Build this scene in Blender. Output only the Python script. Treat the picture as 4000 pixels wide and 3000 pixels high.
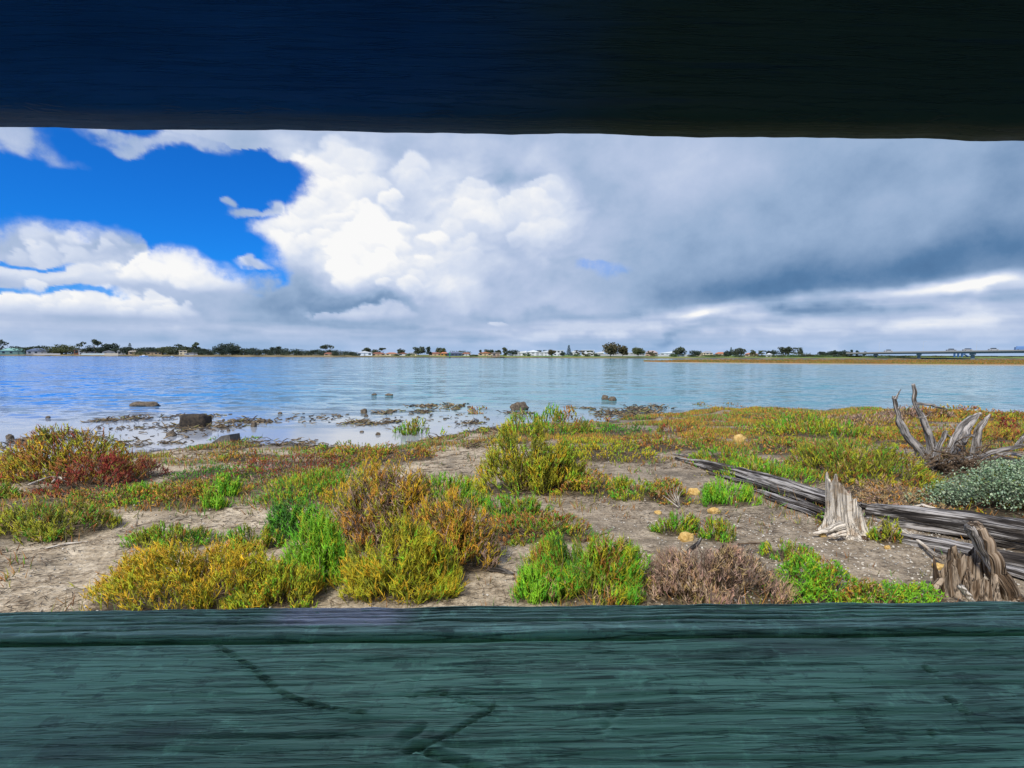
import bpy, math, random
import numpy as np
from mathutils import Matrix, Vector

for o in list(bpy.data.objects):
    bpy.data.objects.remove(o, do_unlink=True)
scene = bpy.context.scene
COL = scene.collection
R = math.radians
rng = np.random.default_rng(7)
random.seed(7)

# ------------------------------------------------------------------ camera
F = 2000.0                                  # focal length in photograph pixels (4000 wide)
PITCH, ROLL = R(3.26), R(0.115)
CAM = np.array((0.0, 0.0, 2.0))             # two metres above the water
_f = np.array((0, math.cos(PITCH), -math.sin(PITCH)))
_r = np.array((1.0, 0, 0))
_u = np.array((0, math.sin(PITCH), math.cos(PITCH)))
RIGHT = math.cos(ROLL) * _r + math.sin(ROLL) * _u
UP = -math.sin(ROLL) * _r + math.cos(ROLL) * _u
cd = bpy.data.cameras.new('camera')
cam = bpy.data.objects.new('camera', cd)
COL.objects.link(cam)
cam.matrix_world = Matrix(((RIGHT[0], UP[0], -_f[0], CAM[0]), (RIGHT[1], UP[1], -_f[1], CAM[1]),
                           (RIGHT[2], UP[2], -_f[2], CAM[2]), (0, 0, 0, 1)))
cd.sensor_width = 36
cd.lens = 18.0
cd.clip_start = 0.02
cd.clip_end = 20000
scene.camera = cam


def ray(x, y):
    """direction through a point of the view, as a world vector"""
    return _f + RIGHT * ((x - 2000) / F) + UP * ((1500 - y) / F)


def at_depth(x, y, depth):
    d = ray(x, y)
    return CAM + d * (depth / d[1])


# ------------------------------------------------------------------ node helper
class S:
    def __init__(s, t, k):
        s.t, s.k = t, k

    def _m(s, op, *a, clamp=False):
        n = s.t.nodes.new('ShaderNodeMath')
        n.operation = op
        n.use_clamp = clamp
        for i, v in enumerate((s,) + a):
            put(s.t, n.inputs[i], v)
        return S(s.t, n.outputs[0])

    def __add__(s, o): return s._m('ADD', o)
    __radd__ = __add__
    def __sub__(s, o): return s._m('SUBTRACT', o)
    def __rsub__(s, o): return (s * -1.0) + o
    def __mul__(s, o): return s._m('MULTIPLY', o)
    __rmul__ = __mul__
    def __truediv__(s, o): return s._m('DIVIDE', o)
    def __neg__(s): return s * -1.0
    def clip(s): return s._m('ADD', 0.0, clamp=True)
    def mx(s, o): return s._m('MAXIMUM', o)
    def mn(s, o): return s._m('MINIMUM', o)
    def pw(s, o): return s._m('POWER', o)
    def absv(s): return s._m('ABSOLUTE')

    def sm(s, lo, hi, a=0.0, b=1.0):
        n = s.t.nodes.new('ShaderNodeMapRange')
        n.interpolation_type = 'SMOOTHSTEP'
        put(s.t, n.inputs[0], s)
        for i, v in enumerate((lo, hi, a, b)):
            put(s.t, n.inputs[1 + i], v)
        return S(s.t, n.outputs[0])


def put(t, inp, v):
    if isinstance(v, S):
        t.links.new(v.k, inp)
    elif isinstance(v, (tuple, list)):
        v = tuple(v)
        inp.default_value = v if len(v) == len(inp.default_value) else v + (1.0,)
    else:
        inp.default_value = v


class G:
    """thin wrapper round a node tree"""
    def __init__(g, t):
        g.t = t

    def n(g, kind, **kw):
        n = g.t.nodes.new(kind)
        for k, v in kw.items():
            setattr(n, k, v)
        return n

    def comb(g, x, y, z):
        n = g.n('ShaderNodeCombineXYZ')
        for i, v in enumerate((x, y, z)):
            put(g.t, n.inputs[i], v)
        return S(g.t, n.outputs[0])

    def sep(g, v):
        n = g.n('ShaderNodeSeparateXYZ')
        put(g.t, n.inputs[0], v)
        return [S(g.t, o) for o in n.outputs]

    def vm(g, op, a, b):
        n = g.n('ShaderNodeVectorMath', operation=op)
        put(g.t, n.inputs[0], a)
        put(g.t, n.inputs[1], b)
        return S(g.t, n.outputs['Value'] if op in ('DOT_PRODUCT', 'LENGTH', 'DISTANCE') else n.outputs[0])

    def noise(g, vec, scale, detail=4, rough=0.5, dist=0.0, color=False):
        n = g.n('ShaderNodeTexNoise')
        put(g.t, n.inputs['Vector'], vec)
        put(g.t, n.inputs['Scale'], scale)
        n.inputs['Detail'].default_value = detail
        n.inputs['Roughness'].default_value = rough
        n.inputs['Distortion'].default_value = dist
        return S(g.t, n.outputs[1 if color else 0])

    def voro(g, vec, scale, feature='F1', out=0, rnd=1.0):
        n = g.n('ShaderNodeTexVoronoi', feature=feature)
        put(g.t, n.inputs['Vector'], vec)
        n.inputs['Scale'].default_value = scale
        n.inputs['Randomness'].default_value = rnd
        return S(g.t, n.outputs[out])

    def ramp(g, fac, stops, mode='LINEAR', srgb=True):
        n = g.n('ShaderNodeValToRGB')
        cr = n.color_ramp
        cr.interpolation = mode
        while len(cr.elements) < len(stops):
            cr.elements.new(0.5)
        for e, (p, c) in zip(cr.elements, sorted(stops, key=lambda q: q[0])):
            e.position = p
            if not isinstance(c, (tuple, list)):
                c = (c, c, c)
            e.color = (*c, 1)
        put(g.t, n.inputs[0], fac)
        return S(g.t, n.outputs[0])

    def mix(g, fac, a, b, mode='MIX'):
        n = g.n('ShaderNodeMix', data_type='RGBA', blend_type=mode)
        put(g.t, n.inputs[0], fac)
        put(g.t, n.inputs[6], a)
        put(g.t, n.inputs[7], b)
        return S(g.t, n.outputs[2])

    def val(g, v):
        n = g.n('ShaderNodeValue')
        n.outputs[0].default_value = v
        return S(g.t, n.outputs[0])

    def bump(g, h, strength=0.5, dist=0.01, normal=None):
        n = g.n('ShaderNodeBump')
        n.inputs['Strength'].default_value = strength
        n.inputs['Distance'].default_value = dist
        put(g.t, n.inputs['Height'], h)
        if normal is not None:
            put(g.t, n.inputs['Normal'], normal)
        return S(g.t, n.outputs[0])

    def attr(g, name):
        n = g.n('ShaderNodeAttribute', attribute_name=name)
        return S(g.t, n.outputs['Color']), S(g.t, n.outputs['Vector'])

    def pos(g):
        return S(g.t, g.n('ShaderNodeNewGeometry').outputs['Position'])

    def obj(g):
        return S(g.t, g.n('ShaderNodeTexCoord').outputs['Object'])


def srgb(r, g=None, b=None):
    if g is None:
        r, g, b = r
    def f(c):
        c = c / 255
        return c / 12.92 if c <= 0.04045 else ((c + 0.055) / 1.055) ** 2.4
    return (f(r), f(g), f(b))


# ------------------------------------------------------------------ sky and sun
SUN_EL, SUN_AZ = R(48), R(-150)              # azimuth from +Y towards +X: behind the hide, to the left
world = bpy.data.worlds.new('World')
scene.world = world
world.use_nodes = True
wt = world.node_tree
wt.nodes.clear()
g = G(wt)
STR = 0.1
sky_n = g.n('ShaderNodeTexSky', sky_type='NISHITA', sun_disc=False)
sky_n.sun_elevation = SUN_EL
sky_n.sun_rotation = SUN_AZ
sky_n.air_density = 1.0
sky_n.dust_density = 0.3
sky_n.ozone_density = 3.0
blue = g.mix(1.0, S(wt, sky_n.outputs[0]), (0.06, 0.62, 1.5), 'MULTIPLY')
dirv = S(wt, g.n('ShaderNodeTexCoord').outputs['Generated'])
dxw, dyw, dzw = g.sep(dirv)
zc = dzw.mx(0.08)
# the broken cloud that goes on outside the view, behind and overhead
over = g.noise(g.comb(dxw / zc, dyw / zc, 0.0), 1.6, 3, 0.55).sm(0.40, 0.58)
over = over * (1.0 - dyw.sm(0.2, 0.35) * (1.0 - dzw.sm(0.68, 0.8)))
white = g.mix(0.0, (7.0, 7.4, 8.2), (7.0, 7.4, 8.2))
total = g.mix(over, blue, white)
bg = g.n('ShaderNodeBackground')
put(wt, bg.inputs['Color'], total)
bg.inputs['Strength'].default_value = STR
wo = g.n('ShaderNodeOutputWorld')
wt.links.new(bg.outputs[0], wo.inputs['Surface'])
world.cycles.sampling_method = 'NONE'

sl = bpy.data.lights.new('sun', 'SUN')
sl.energy = 4.6
sl.angle = R(10)
sl.color = (1.0, 0.95, 0.87)
sun = bpy.data.objects.new('sun', sl)
COL.objects.link(sun)
sd = Vector((math.cos(SUN_EL) * math.sin(SUN_AZ), math.cos(SUN_EL) * math.cos(SUN_AZ), math.sin(SUN_EL)))
sun.rotation_euler = sd.to_track_quat('Z', 'Y').to_euler()

vs_ = scene.view_settings
vs_.view_transform = 'Standard'
vs_.look = 'None'
vs_.exposure = 0.0
vs_.gamma = 1.0
vs_.use_curve_mapping = False
scene.cycles.use_denoising = True
scene.cycles.max_bounces = 8
scene.cycles.transparent_max_bounces = 8

# ------------------------------------------------------------------ noise in numpy
_pr = np.random.default_rng(11)
_perm = _pr.permutation(4096).astype(np.int64)
_ga = _pr.random(4096) * 2 * np.pi
_gv = np.stack([np.cos(_ga), np.sin(_ga)], 1)
_g3 = _pr.normal(size=(4096, 3))
_g3 /= np.linalg.norm(_g3, axis=1)[:, None]


def _h2(i, j, s):
    return _perm[(_perm[(i + s * 131) & 4095] + j) & 4095]


def pn2(x, y, s=0):
    x = np.asarray(x, float)
    y = np.asarray(y, float)
    i, j = np.floor(x).astype(np.int64), np.floor(y).astype(np.int64)
    u, v = x - i, y - j
    fu, fv = u * u * u * (u * (u * 6 - 15) + 10), v * v * v * (v * (v * 6 - 15) + 10)

    def gd(di, dj):
        q = _gv[_h2(i + di, j + dj, s)]
        return q[..., 0] * (u - di) + q[..., 1] * (v - dj)
    a = gd(0, 0) * (1 - fu) + gd(1, 0) * fu
    b = gd(0, 1) * (1 - fu) + gd(1, 1) * fu
    return (a * (1 - fv) + b * fv) * 1.5


def pn3(x, y, z, s=0):
    x, y, z = np.broadcast_arrays(np.asarray(x, float), np.asarray(y, float), np.asarray(z, float))
    i, j, k = [np.floor(q).astype(np.int64) for q in (x, y, z)]
    u, v, w = x - i, y - j, z - k
    fu, fv, fw = [t * t * t * (t * (t * 6 - 15) + 10) for t in (u, v, w)]

    def gd(a, b, c):
        q = _g3[_perm[(_h2(i + a, j + b, s) + k + c) & 4095]]
        return q[..., 0] * (u - a) + q[..., 1] * (v - b) + q[..., 2] * (w - c)
    o = 0
    for c, wc in ((0, 1 - fw), (1, fw)):
        o = o + wc * ((gd(0, 0, c) * (1 - fu) + gd(1, 0, c) * fu) * (1 - fv) + (gd(0, 1, c) * (1 - fu) + gd(1, 1, c) * fu) * fv)
    return o * 1.4


def fbm(x, y, oct=5, s=0, gain=0.5):
    o, a = 0, 1.0
    for k in range(oct):
        o = o + a * pn2(np.asarray(x) * 2 ** k + 17.3 * k, np.asarray(y) * 2 ** k - 9.1 * k, s + k)
        a *= gain
    return o


def billow(x, y, oct=5, s=0, gain=0.5):
    o, a, t = 0, 1.0, 0
    for k in range(oct):
        o = o + a * np.abs(pn2(np.asarray(x) * 2.03 ** k + 17.3 * k, np.asarray(y) * 2.03 ** k - 9.1 * k, s + k))
        t += a
        a *= gain
    return 1 - 2.2 * o / t


def puff(x, y, s=0):
    """rounded cells: 1 at each cell's heart, falling to 0 between them"""
    x, y = np.asarray(x, float), np.asarray(y, float)
    i, j = np.floor(x).astype(np.int64), np.floor(y).astype(np.int64)
    d = np.full(x.shape, 9.0)
    for a in (-1, 0, 1):
        for b in (-1, 0, 1):
            h = _h2(i + a, j + b, s)
            px, py = i + a + (h % 64) / 64, j + b + (h // 64) / 64
            d = np.minimum(d, (px - x) ** 2 + (py - y) ** 2)
    return np.clip(1 - d * 1.3, 0, 1)


def puffs(x, y, oct=4, s=0, gain=0.5):
    o, a, t = 0, 1.0, 0
    for k in range(oct):
        o = o + a * puff(np.asarray(x) * 2.1 ** k + 7.3 * k, np.asarray(y) * 2.1 ** k + 3.1 * k, s + k)
        t += a
        a *= gain
    return o / t


def sstep(v, lo, hi):
    t = np.clip((np.asarray(v) - lo) / (hi - lo), 0, 1)
    return t * t * (3 - 2 * t)


# ------------------------------------------------------------------ mesh helpers
def link(o, parent=None):
    COL.objects.link(o)
    if parent is not None:
        o.parent = parent
    return o


def tag(o, label=None, cat=None, group=None, kind=None):
    if label:
        o['label'] = label
    if cat:
        o['category'] = cat
    if group:
        o['group'] = group
    if kind:
        o['kind'] = kind
    return o


def make_mesh(name, v, faces, col=None, smooth=True, gr=None):
    """v (n,3); faces: one (m,k) array or a list of such arrays"""
    me = bpy.data.meshes.new(name)
    v = np.ascontiguousarray(v, np.float32)
    fl = faces if isinstance(faces, list) else [faces]
    fl = [np.asarray(f, np.int32) for f in fl if len(f)]
    me.vertices.add(len(v))
    me.vertices.foreach_set('co', v.ravel())
    nl = sum(f.size for f in fl)
    me.loops.add(nl)
    me.loops.foreach_set('vertex_index', np.concatenate([f.ravel() for f in fl]))
    cnt = np.concatenate([np.full(len(f), f.shape[1], np.int32) for f in fl])
    me.polygons.add(len(cnt))
    me.polygons.foreach_set('loop_start', np.concatenate([[0], np.cumsum(cnt)[:-1]]).astype(np.int32))
    try:
        me.polygons.foreach_set('loop_total', cnt)
    except Exception:
        pass
    me.update(calc_edges=True)
    me.polygons.foreach_set('use_smooth', np.full(len(cnt), bool(smooth)))
    for nm, arr in (('Col', col), ('Grain', gr)):
        if arr is not None:
            at = me.color_attributes.new(nm, 'FLOAT_COLOR', 'POINT')
            c4 = np.ones((len(v), 4), np.float32)
            c4[:, :3] = arr
            at.data.foreach_set('color', c4.ravel())
    me.validate()
    return me


def obj(name, me, m=None, parent=None):
    o = bpy.data.objects.new(name, me)
    if m is not None and me is not None and not me.materials:
        me.materials.append(m)
    return link(o, parent)


def thing(name, label, cat, loc=(0, 0, 0), group=None):
    o = bpy.data.objects.new(name, None)
    o.location = tuple(float(q) for q in loc)
    o.empty_display_size = 0.2
    link(o)
    return tag(o, label, cat, group)


class MB:
    """collects boxes, tubes and quads into one mesh"""
    def __init__(s):
        s.v, s.f, s.n = [], {}, 0

    def add(s, v, f):
        v = np.asarray(v, float)
        for a in (f if isinstance(f, list) else [f]):
            a = np.asarray(a)
            s.f.setdefault(a.shape[1], []).append(a + s.n)
        s.v.append(v)
        s.n += len(v)
        return s

    def box(s, c, d, rz=0.0, taper=1.0):
        c, d = np.asarray(c, float), np.asarray(d, float) / 2
        q = np.array([(-1, -1, -1), (1, -1, -1), (1, 1, -1), (-1, 1, -1), (-1, -1, 1), (1, -1, 1), (1, 1, 1), (-1, 1, 1)], float)
        p = q * d
        p[4:, :2] *= taper
        if rz:
            co, si = math.cos(rz), math.sin(rz)
            p = np.stack([p[:, 0] * co - p[:, 1] * si, p[:, 0] * si + p[:, 1] * co, p[:, 2]], 1)
        return s.add(p + c, np.array([(0, 3, 2, 1), (4, 5, 6, 7), (0, 1, 5, 4), (1, 2, 6, 5), (2, 3, 7, 6), (3, 0, 4, 7)]))

    def tube(s, pts, rad, n=8, cap=True):
        v, f, gr = tube(pts, rad, n, cap)
        return s.add(v, f)

    def mesh(s, name, smooth=False):
        return make_mesh(name, np.concatenate(s.v), [np.concatenate(a) for a in s.f.values()], smooth=smooth)

    def build(s, name, m, parent=None, smooth=False):
        return obj(name, s.mesh(name, smooth), m, parent)


def resample(pts, n):
    pts = np.asarray(pts, float)
    if len(pts) < 3:
        t = np.linspace(0, 1, n)[:, None]
        return pts[0] * (1 - t) + pts[-1] * t
    P = np.vstack([2 * pts[0] - pts[1], pts, 2 * pts[-1] - pts[-2]])
    u = np.linspace(0, len(pts) - 1 - 1e-9, n)
    i = u.astype(int)
    t = (u - i)[:, None]
    a, b, c, d = P[i], P[i + 1], P[i + 2], P[i + 3]
    return 0.5 * (2 * b + (c - a) * t + (2 * a - 5 * b + 4 * c - d) * t * t + (3 * b - a - 3 * c + d) * t ** 3)


def tube(pts, rad, n=8, cap=True, ridge=0.0, seed=0, freq=2.0, along=3.0, flat=1.0):
    """swept tube; returns verts, faces, grain coordinates (straightened)"""
    pts = np.asarray(pts, float)
    m = len(pts)
    rad = np.interp(np.linspace(0, 1, m), np.linspace(0, 1, len(np.atleast_1d(rad))), np.atleast_1d(rad))
    tg = np.gradient(pts, axis=0)
    tg /= np.linalg.norm(tg, axis=1)[:, None] + 1e-9
    ref = np.array((0.0, 0, 1)) if abs(tg[:, 2]).mean() < 0.8 else np.array((1.0, 0, 0))
    a = np.cross(tg, ref)
    a /= np.linalg.norm(a, axis=1)[:, None] + 1e-9
    b = np.cross(a, tg)
    th = np.linspace(0, 2 * np.pi, n, endpoint=False)
    ln = np.concatenate([[0], np.cumsum(np.linalg.norm(np.diff(pts, axis=0), axis=1))])
    c, s_ = np.cos(th), np.sin(th)
    rr = np.repeat(rad[:, None], n, 1)
    if ridge:
        q = pn3(c[None] * freq, s_[None] * freq, ln[:, None] * along, seed) + 0.6 * pn3(c[None] * freq * 2.7, s_[None] * freq * 2.7, ln[:, None] * along * 1.5, seed + 3) \
            + 0.35 * pn3(c[None] * freq * 6, s_[None] * freq * 6, ln[:, None] * along * 2.5, seed + 5)
        rr = rr * (1 + ridge * q)
    v = pts[:, None] + (rr * c)[..., None] * a[:, None] + (rr * s_ * flat)[..., None] * b[:, None]
    gr = np.stack([np.broadcast_to(rr * c, rr.shape), np.broadcast_to(rr * s_, rr.shape), np.broadcast_to(ln[:, None], rr.shape)], 2)
    i = np.arange(m - 1)[:, None] * n
    j = np.arange(n)[None]
    k = (j + 1) % n
    f = [np.stack([i + j, i + k, i + n + k, i + n + j], 2).reshape(-1, 4)]
    v, gr = v.reshape(-1, 3), gr.reshape(-1, 3)
    if cap:
        v = np.vstack([v, pts[:1], pts[-1:]])
        gr = np.vstack([gr, [(0, 0, 0)], [(0, 0, ln[-1])]])
        q = np.arange(n)
        f.append(np.concatenate([np.stack([np.full(n, m * n), (q + 1) % n, q], 1),
                                 np.stack([np.full(n, m * n + 1), (m - 1) * n + q, (m - 1) * n + (q + 1) % n], 1)]))
    return v, f, gr


def new_mat(name):
    m = bpy.data.materials.new(name)
    m.use_nodes = True
    t = m.node_tree
    b = t.nodes['Principled BSDF']
    return m, G(t), b


def setb(g_, b, **kw):
    for k, v in kw.items():
        put(g_.t, b.inputs[k.replace('_', ' ')], v)


def plain(name, c, rough=0.7, metal=0.0, vary=0.15, scale=1.0):
    m, g_, b = new_mat(name)
    n = g_.noise(g_.pos(), scale, 4, 0.6)
    f = (n - 0.5) * (2 * vary) + 1.0
    cc = g_.n('ShaderNodeVectorMath', operation='SCALE')
    cc.inputs[0].default_value = c
    put(g_.t, cc.inputs['Scale'], f)
    setb(g_, b, Base_Color=S(g_.t, cc.outputs[0]), Roughness=rough, Metallic=metal)
    return m


# ------------------------------------------------------------------ cloud dome
def build_sky():
    az = np.unique(np.concatenate([np.linspace(-1.9, -1.02, 30), np.linspace(-1.02, 1.02, 600), np.linspace(1.02, 1.9, 30)]))
    el = np.unique(np.concatenate([[-0.12], np.linspace(-0.02, 0.47, 220), np.linspace(0.47, 0.78, 40)]))
    A, E = np.meshgrid(az, el)
    nr, nc = A.shape

    def ae(x, y):
        d = ray(x, y)
        d = d / np.linalg.norm(d)
        return math.atan2(d[0], d[1]), math.asin(d[2])
    w1, w2 = fbm(A * 7, E * 9, 6, 1), fbm(A * 7, E * 9, 6, 21)
    b1 = puffs(A * 13, E * 16, 5, 41, 0.55)
    b1 = b1 - b1.mean() + 0.5
    AW = A + w1 * 0.022 + (b1 - 0.5) * 0.045
    EW = E + w2 * 0.016 - (b1 - 0.5) * 0.030
    AM, EM = A + w1 * 0.02, E + w2 * 0.010

    def blob(x, y, rx, ry, amp=1.0, soft=False, rot=0.0):
        a, e = ae(x, y)
        ra, re = rx / F * math.cos(a) ** 2, ry / F * math.cos(a)
        u, v = ((AM if soft else AW) - a), ((EM if soft else EW) - e)
        if rot:
            u, v = u * math.cos(rot) - v * math.sin(rot), u * math.sin(rot) + v * math.cos(rot)
        return amp * np.exp(-(u / ra) ** 2 - (v / re) ** 2)

    def cur_e(pts, X):
        q = sorted(ae(*p) for p in pts)
        return np.interp(X, [a for a, e in q], [e for a, e in q])

    def cur_a(pts, X):
        q = sorted((ae(*p)[::-1] for p in pts))
        return np.interp(X, [e for e, a in q], [a for e, a in q])

    edge = cur_a([(1150, 1125), (1085, 1060), (1075, 980), (985, 915), (1010, 862), (1120, 800), (1200, 740),
                  (1240, 680), (1180, 640), (1020, 585), (820, 545), (650, 500), (300, 380), (-200, 200)], EW)
    m_main = sstep(AW - edge, -0.026, 0.026)
    topl = cur_e([(-800, 840), (0, 868), (200, 885), (420, 905), (565, 940), (590, 1005), (700, 1005), (790, 1025),
                  (850, 1075), (930, 1110), (1020, 1118), (1100, 1095), (1300, 1000)], AW)
    m_left = sstep(topl - EW, -0.013, 0.016) * (1 - sstep(A, ae(1300, 1100)[0], ae(1480, 1100)[0]))
    m_w = sstep(blob(70, 545, 150, 55) + blob(430, 522, 180, 38) + blob(760, 545, 200, 48) + blob(-300, 560, 260, 70)
                + blob(845, 765, 46, 24) + blob(950, 822, 140, 24, rot=-0.1) + blob(1090, 790, 60, 32)
                + blob(990, 1070, 95, 28) + blob(320, 640, 130, 26, 0.42) + 0.25 * w1, 0.30, 0.85)
    holes = blob(60, 1010, 230, 15) + blob(285, 1142, 190, 24) + blob(20, 1130, 70, 16)
    m_left = m_left * (1 - 0.9 * sstep(holes, 0.3, 0.75))
    m_main = m_main * (1 - 0.26 * sstep(blob(2390, 1072, 85, 34) + blob(2320, 1055, 46, 20), 0.3, 0.95))
    cov = np.maximum(np.maximum(m_main, m_left), m_w * 0.93)
    lo = 1 - sstep(E, ae(2000, 1300)[1], ae(2000, 1190)[1])
    cov = np.maximum(cov, lo * 0.92)
    # outside the view the broken cloud simply goes on
    gen = sstep(fbm(A * 2.6, E * 3.4, 5, 61), -0.15, 0.12)
    off = np.maximum(sstep(np.abs(A), 0.9, 1.1), sstep(E, 0.46, 0.6))
    cov = cov * (1 - off) + gen * off
    # fades out into the open sky at its rims
    cov *= 1 - np.maximum(sstep(np.abs(A), 1.55, 1.85), sstep(E, 0.62, 0.76))

    # heaps as a height field lit from the left and above
    hgt = puffs(A * 8 + w1 * 0.18, E * 10 + w2 * 0.18, 4, 81, 0.42)
    ga = np.gradient(hgt, axis=1) / np.gradient(az)[None]
    ge = np.gradient(hgt, axis=0) / np.gradient(el)[:, None]
    lit = np.tanh((ga * -0.5 + ge * 0.8) * 0.06) * 0.35 + (hgt - 0.5) * 1.1
    soft_l = fbm(A * 3.2, E * 4.6, 4, 111)
    streak = fbm(A * 5 + 0.4 * w1, E * 30, 5, 131)
    right = sstep(A, 0.02, 0.42)
    br = 0.60 - 0.13 * right
    for q in [(1300, 740, 190, 150, .20), (1500, 1000, 140, 150, .22), (1250, 910, 150, 60, .22), (1850, 815, 110, 60, .20),
              (1760, 690, 180, 90, .10), (2130, 820, 110, 170, .16), (720, 1025, 190, 34, .22), (450, 1215, 160, 70, .10),
              (120, 1190, 130, 60, .16), (900, 1040, 60, 20, .15), (1720, 1100, 120, 90, .14), (200, 1060, 240, 26, .12),
              (1430, 1190, 330, 40, -.26), (1180, 1115, 190, 46, -.24), (330, 955, 360, 34, -.15), (2330, 780, 230, 90, -.12),
              (1950, 1250, 350, 26, -.18), (1380, 930, 110, 60, -.10), (1930, 720, 120, 50, -.16), (1700, 880, 130, 60, -.12),
              (2900, 640, 500, 120, .07), (1000, 1250, 260, 26, -.12), (1450, 560, 300, 60, -.10)]:
        br = br + blob(*q)
    for q in [(2900, 1130, 380, 50, -.12), (3400, 1060, 420, 80, -.19), (3750, 985, 350, 110, -.18), (4200, 930, 420, 160, -.20),
              (3100, 1010, 700, 160, -.05), (3990, 720, 220, 240, -.12)]:
        br = br + blob(*q, soft=True)
    heap = np.clip(sum(blob(*q, soft=True) for q in [(1250, 800, 260, 230, 1.0), (1500, 1000, 220, 200, 1.0), (1850, 820, 200, 120, .8),
                                                     (700, 1040, 330, 80, 1.0), (150, 1190, 350, 90, .8), (2000, 950, 420, 300, .35),
                                                     (300, 970, 400, 70, .35), (500, 540, 600, 90, .6)]) + 0.10, 0, 1)
    edge_d = np.clip((AW - edge) / 0.05, 0, 1)
    br = br + lit * 0.24 * heap + (1 - right) * fbm(A * 6, E * 9, 5, 151) * 0.13 + soft_l * (0.07 + 0.05 * right) \
        + fbm(A * 14, E * 17, 4, 171) * 0.025
    # single heaps standing in front of one another, each bright on its upper left
    def stack(x, y, rx, ry, top=1.0, bot=0.70, crisp=0.12, amt=1.0):
        a, e = ae(x, y)
        ra, re = rx / F * math.cos(a) ** 2, ry / F * math.cos(a)
        d = np.sqrt(((AW - a) / ra) ** 2 + ((EW - e) / re) ** 2)
        m = sstep(-d, -1 - crisp, -1 + crisp) * amt
        t = np.clip(0.5 + 0.42 * ((E - e) / re) - 0.25 * ((A - a) / ra), 0, 1)
        # only the upper side has an outline, the lower side melts away
        m = m * sstep((E - e) / re - 0.3 * (A - a) / ra, -0.9, 0.1)
        return m, bot + (top - bot) * t + lit * 0.13
    for q in [(1330, 760, 190, 150, .97, .78, .3, .8), (1880, 850, 190, 110, .92, .72, .25, .7), (2150, 880, 130, 170, .90, .70, .4, .6),
              (1180, 930, 190, 100, .94, .74, .2, .8), (1330, 880, 130, 80, .90, .70, .2, .6), (1640, 880, 200, 130, .86, .68, .3, .6),
              (1480, 1010, 160, 165, 1.06, .84, .12, 1.0), (1610, 1090, 130, 90, .90, .72, .2, .8), (1750, 1050, 180, 110, .84, .70, .3, .5),
              (690, 1070, 230, 62, 1.0, .76, .12, 1.0), (830, 1110, 150, 50, .95, .74, .15, .9), (300, 1080, 330, 50, .88, .74, .25, .7),
              (130, 1215, 170, 75, .98, .74, .15, .9), (450, 1215, 200, 66, .94, .72, .15, .8), (640, 1240, 130, 60, .92, .70, .2, .8),
              (1480, 1235, 130, 40, .92, .72, .2, .6), (1990, 1262, 40, 18, .95, .8, .2, .8), (1330, 1235, 90, 24, .88, .72, .2, .6)]:
        m, b = stack(*q)
        br = br * (1 - m) + b * m
    # cauliflower heads: small heaps, the lower ones standing in front
    rg = np.random.default_rng(5)
    heads = []
    for x, y, rx, ry, n, r0, top in [(1260, 780, 150, 150, 26, 60, .98), (1130, 920, 150, 80, 22, 50, .96), (1470, 960, 140, 130, 26, 62, 1.04),
                                     (1600, 1080, 110, 60, 12, 48, .92), (1860, 830, 150, 60, 12, 55, .92), (690, 1045, 210, 40, 20, 44, 1.0),
                                     (130, 1190, 150, 45, 12, 44, .96), (460, 1200, 180, 40, 14, 44, .94), (660, 1210, 110, 40, 8, 40, .92),
                                     (250, 940, 280, 50, 12, 55, .86), (1750, 960, 260, 130, 14, 80, .86), (2120, 830, 120, 120, 10, 70, .88),
                                     (1420, 700, 200, 100, 12, 70, .92)]:
        for k in range(n):
            heads.append((x + rg.normal(0, .55) * rx, y + rg.normal(0, .55) * ry, r0 * rg.uniform(.5, 1.3), top + rg.normal(0, .04)))
    heads.sort(key=lambda q: q[1])
    for x, y, r, top in heads:
        a, e = ae(x, y)
        sel = (np.abs(A - a) < 0.16) & (np.abs(E - e) < 0.12)
        ra, re = r / F * math.cos(a) ** 2, r * .8 / F * math.cos(a)
        aw, ew = A[sel] + (b1[sel] - .5) * .034 + w1[sel] * .006, E[sel] - (b1[sel] - .5) * .026 + w2[sel] * .006
        d = np.hypot((aw - a) / ra, (ew - e) / re)
        up = (ew - e) / re - .35 * (aw - a) / ra
        m = sstep(-d, -1.12, -.88) * sstep(up, -.8, .4) * .62
        b = top - .17 + .19 * np.clip(.5 + .5 * up, 0, 1)
        br[sel] = br[sel] * (1 - m) + b * m
    # flat layers under the slanting dark base
    band = cur_e([(1900, 1250), (2500, 1212), (2900, 1174), (3300, 1134), (3600, 1102), (4000, 1062), (5200, 960)], AM + w1 * 0.02)
    below = sstep(band - EM, -0.008, 0.012) * sstep(A, -0.02, 0.12)
    st = 0.62 + streak * 0.28 + sum(blob(*q, soft=True) for q in
                                    [(3720, 1105, 330, 24, .42), (3300, 1282, 700, 28, .26), (2960, 1262, 110, 40, .26),
                                     (2740, 1226, 60, 13, .30), (3350, 1215, 330, 24, -.18), (2620, 1245, 220, 26, -.06)])
    br = br * (1 - below) + st * below
    lb = (1 - sstep(E, ae(2000, 1310)[1], ae(2000, 1215)[1])) * 0.85
    br = br * (1 - lb) + (0.55 + streak * 0.22) * lb
    br = br * (1 - off) + (0.62 + 0.2 * lit + 0.25 * soft_l) * off
    rad = 9000.0
    v = np.stack([rad * np.cos(E) * np.sin(A), rad * np.cos(E) * np.cos(A), rad * np.sin(E)], 2).reshape(-1, 3)
    i = (np.arange(nr - 1)[:, None] * nc + np.arange(nc - 1)[None]).ravel()
    f = np.stack([i, i + 1, i + nc + 1, i + nc], 1)[:, ::-1]
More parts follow.
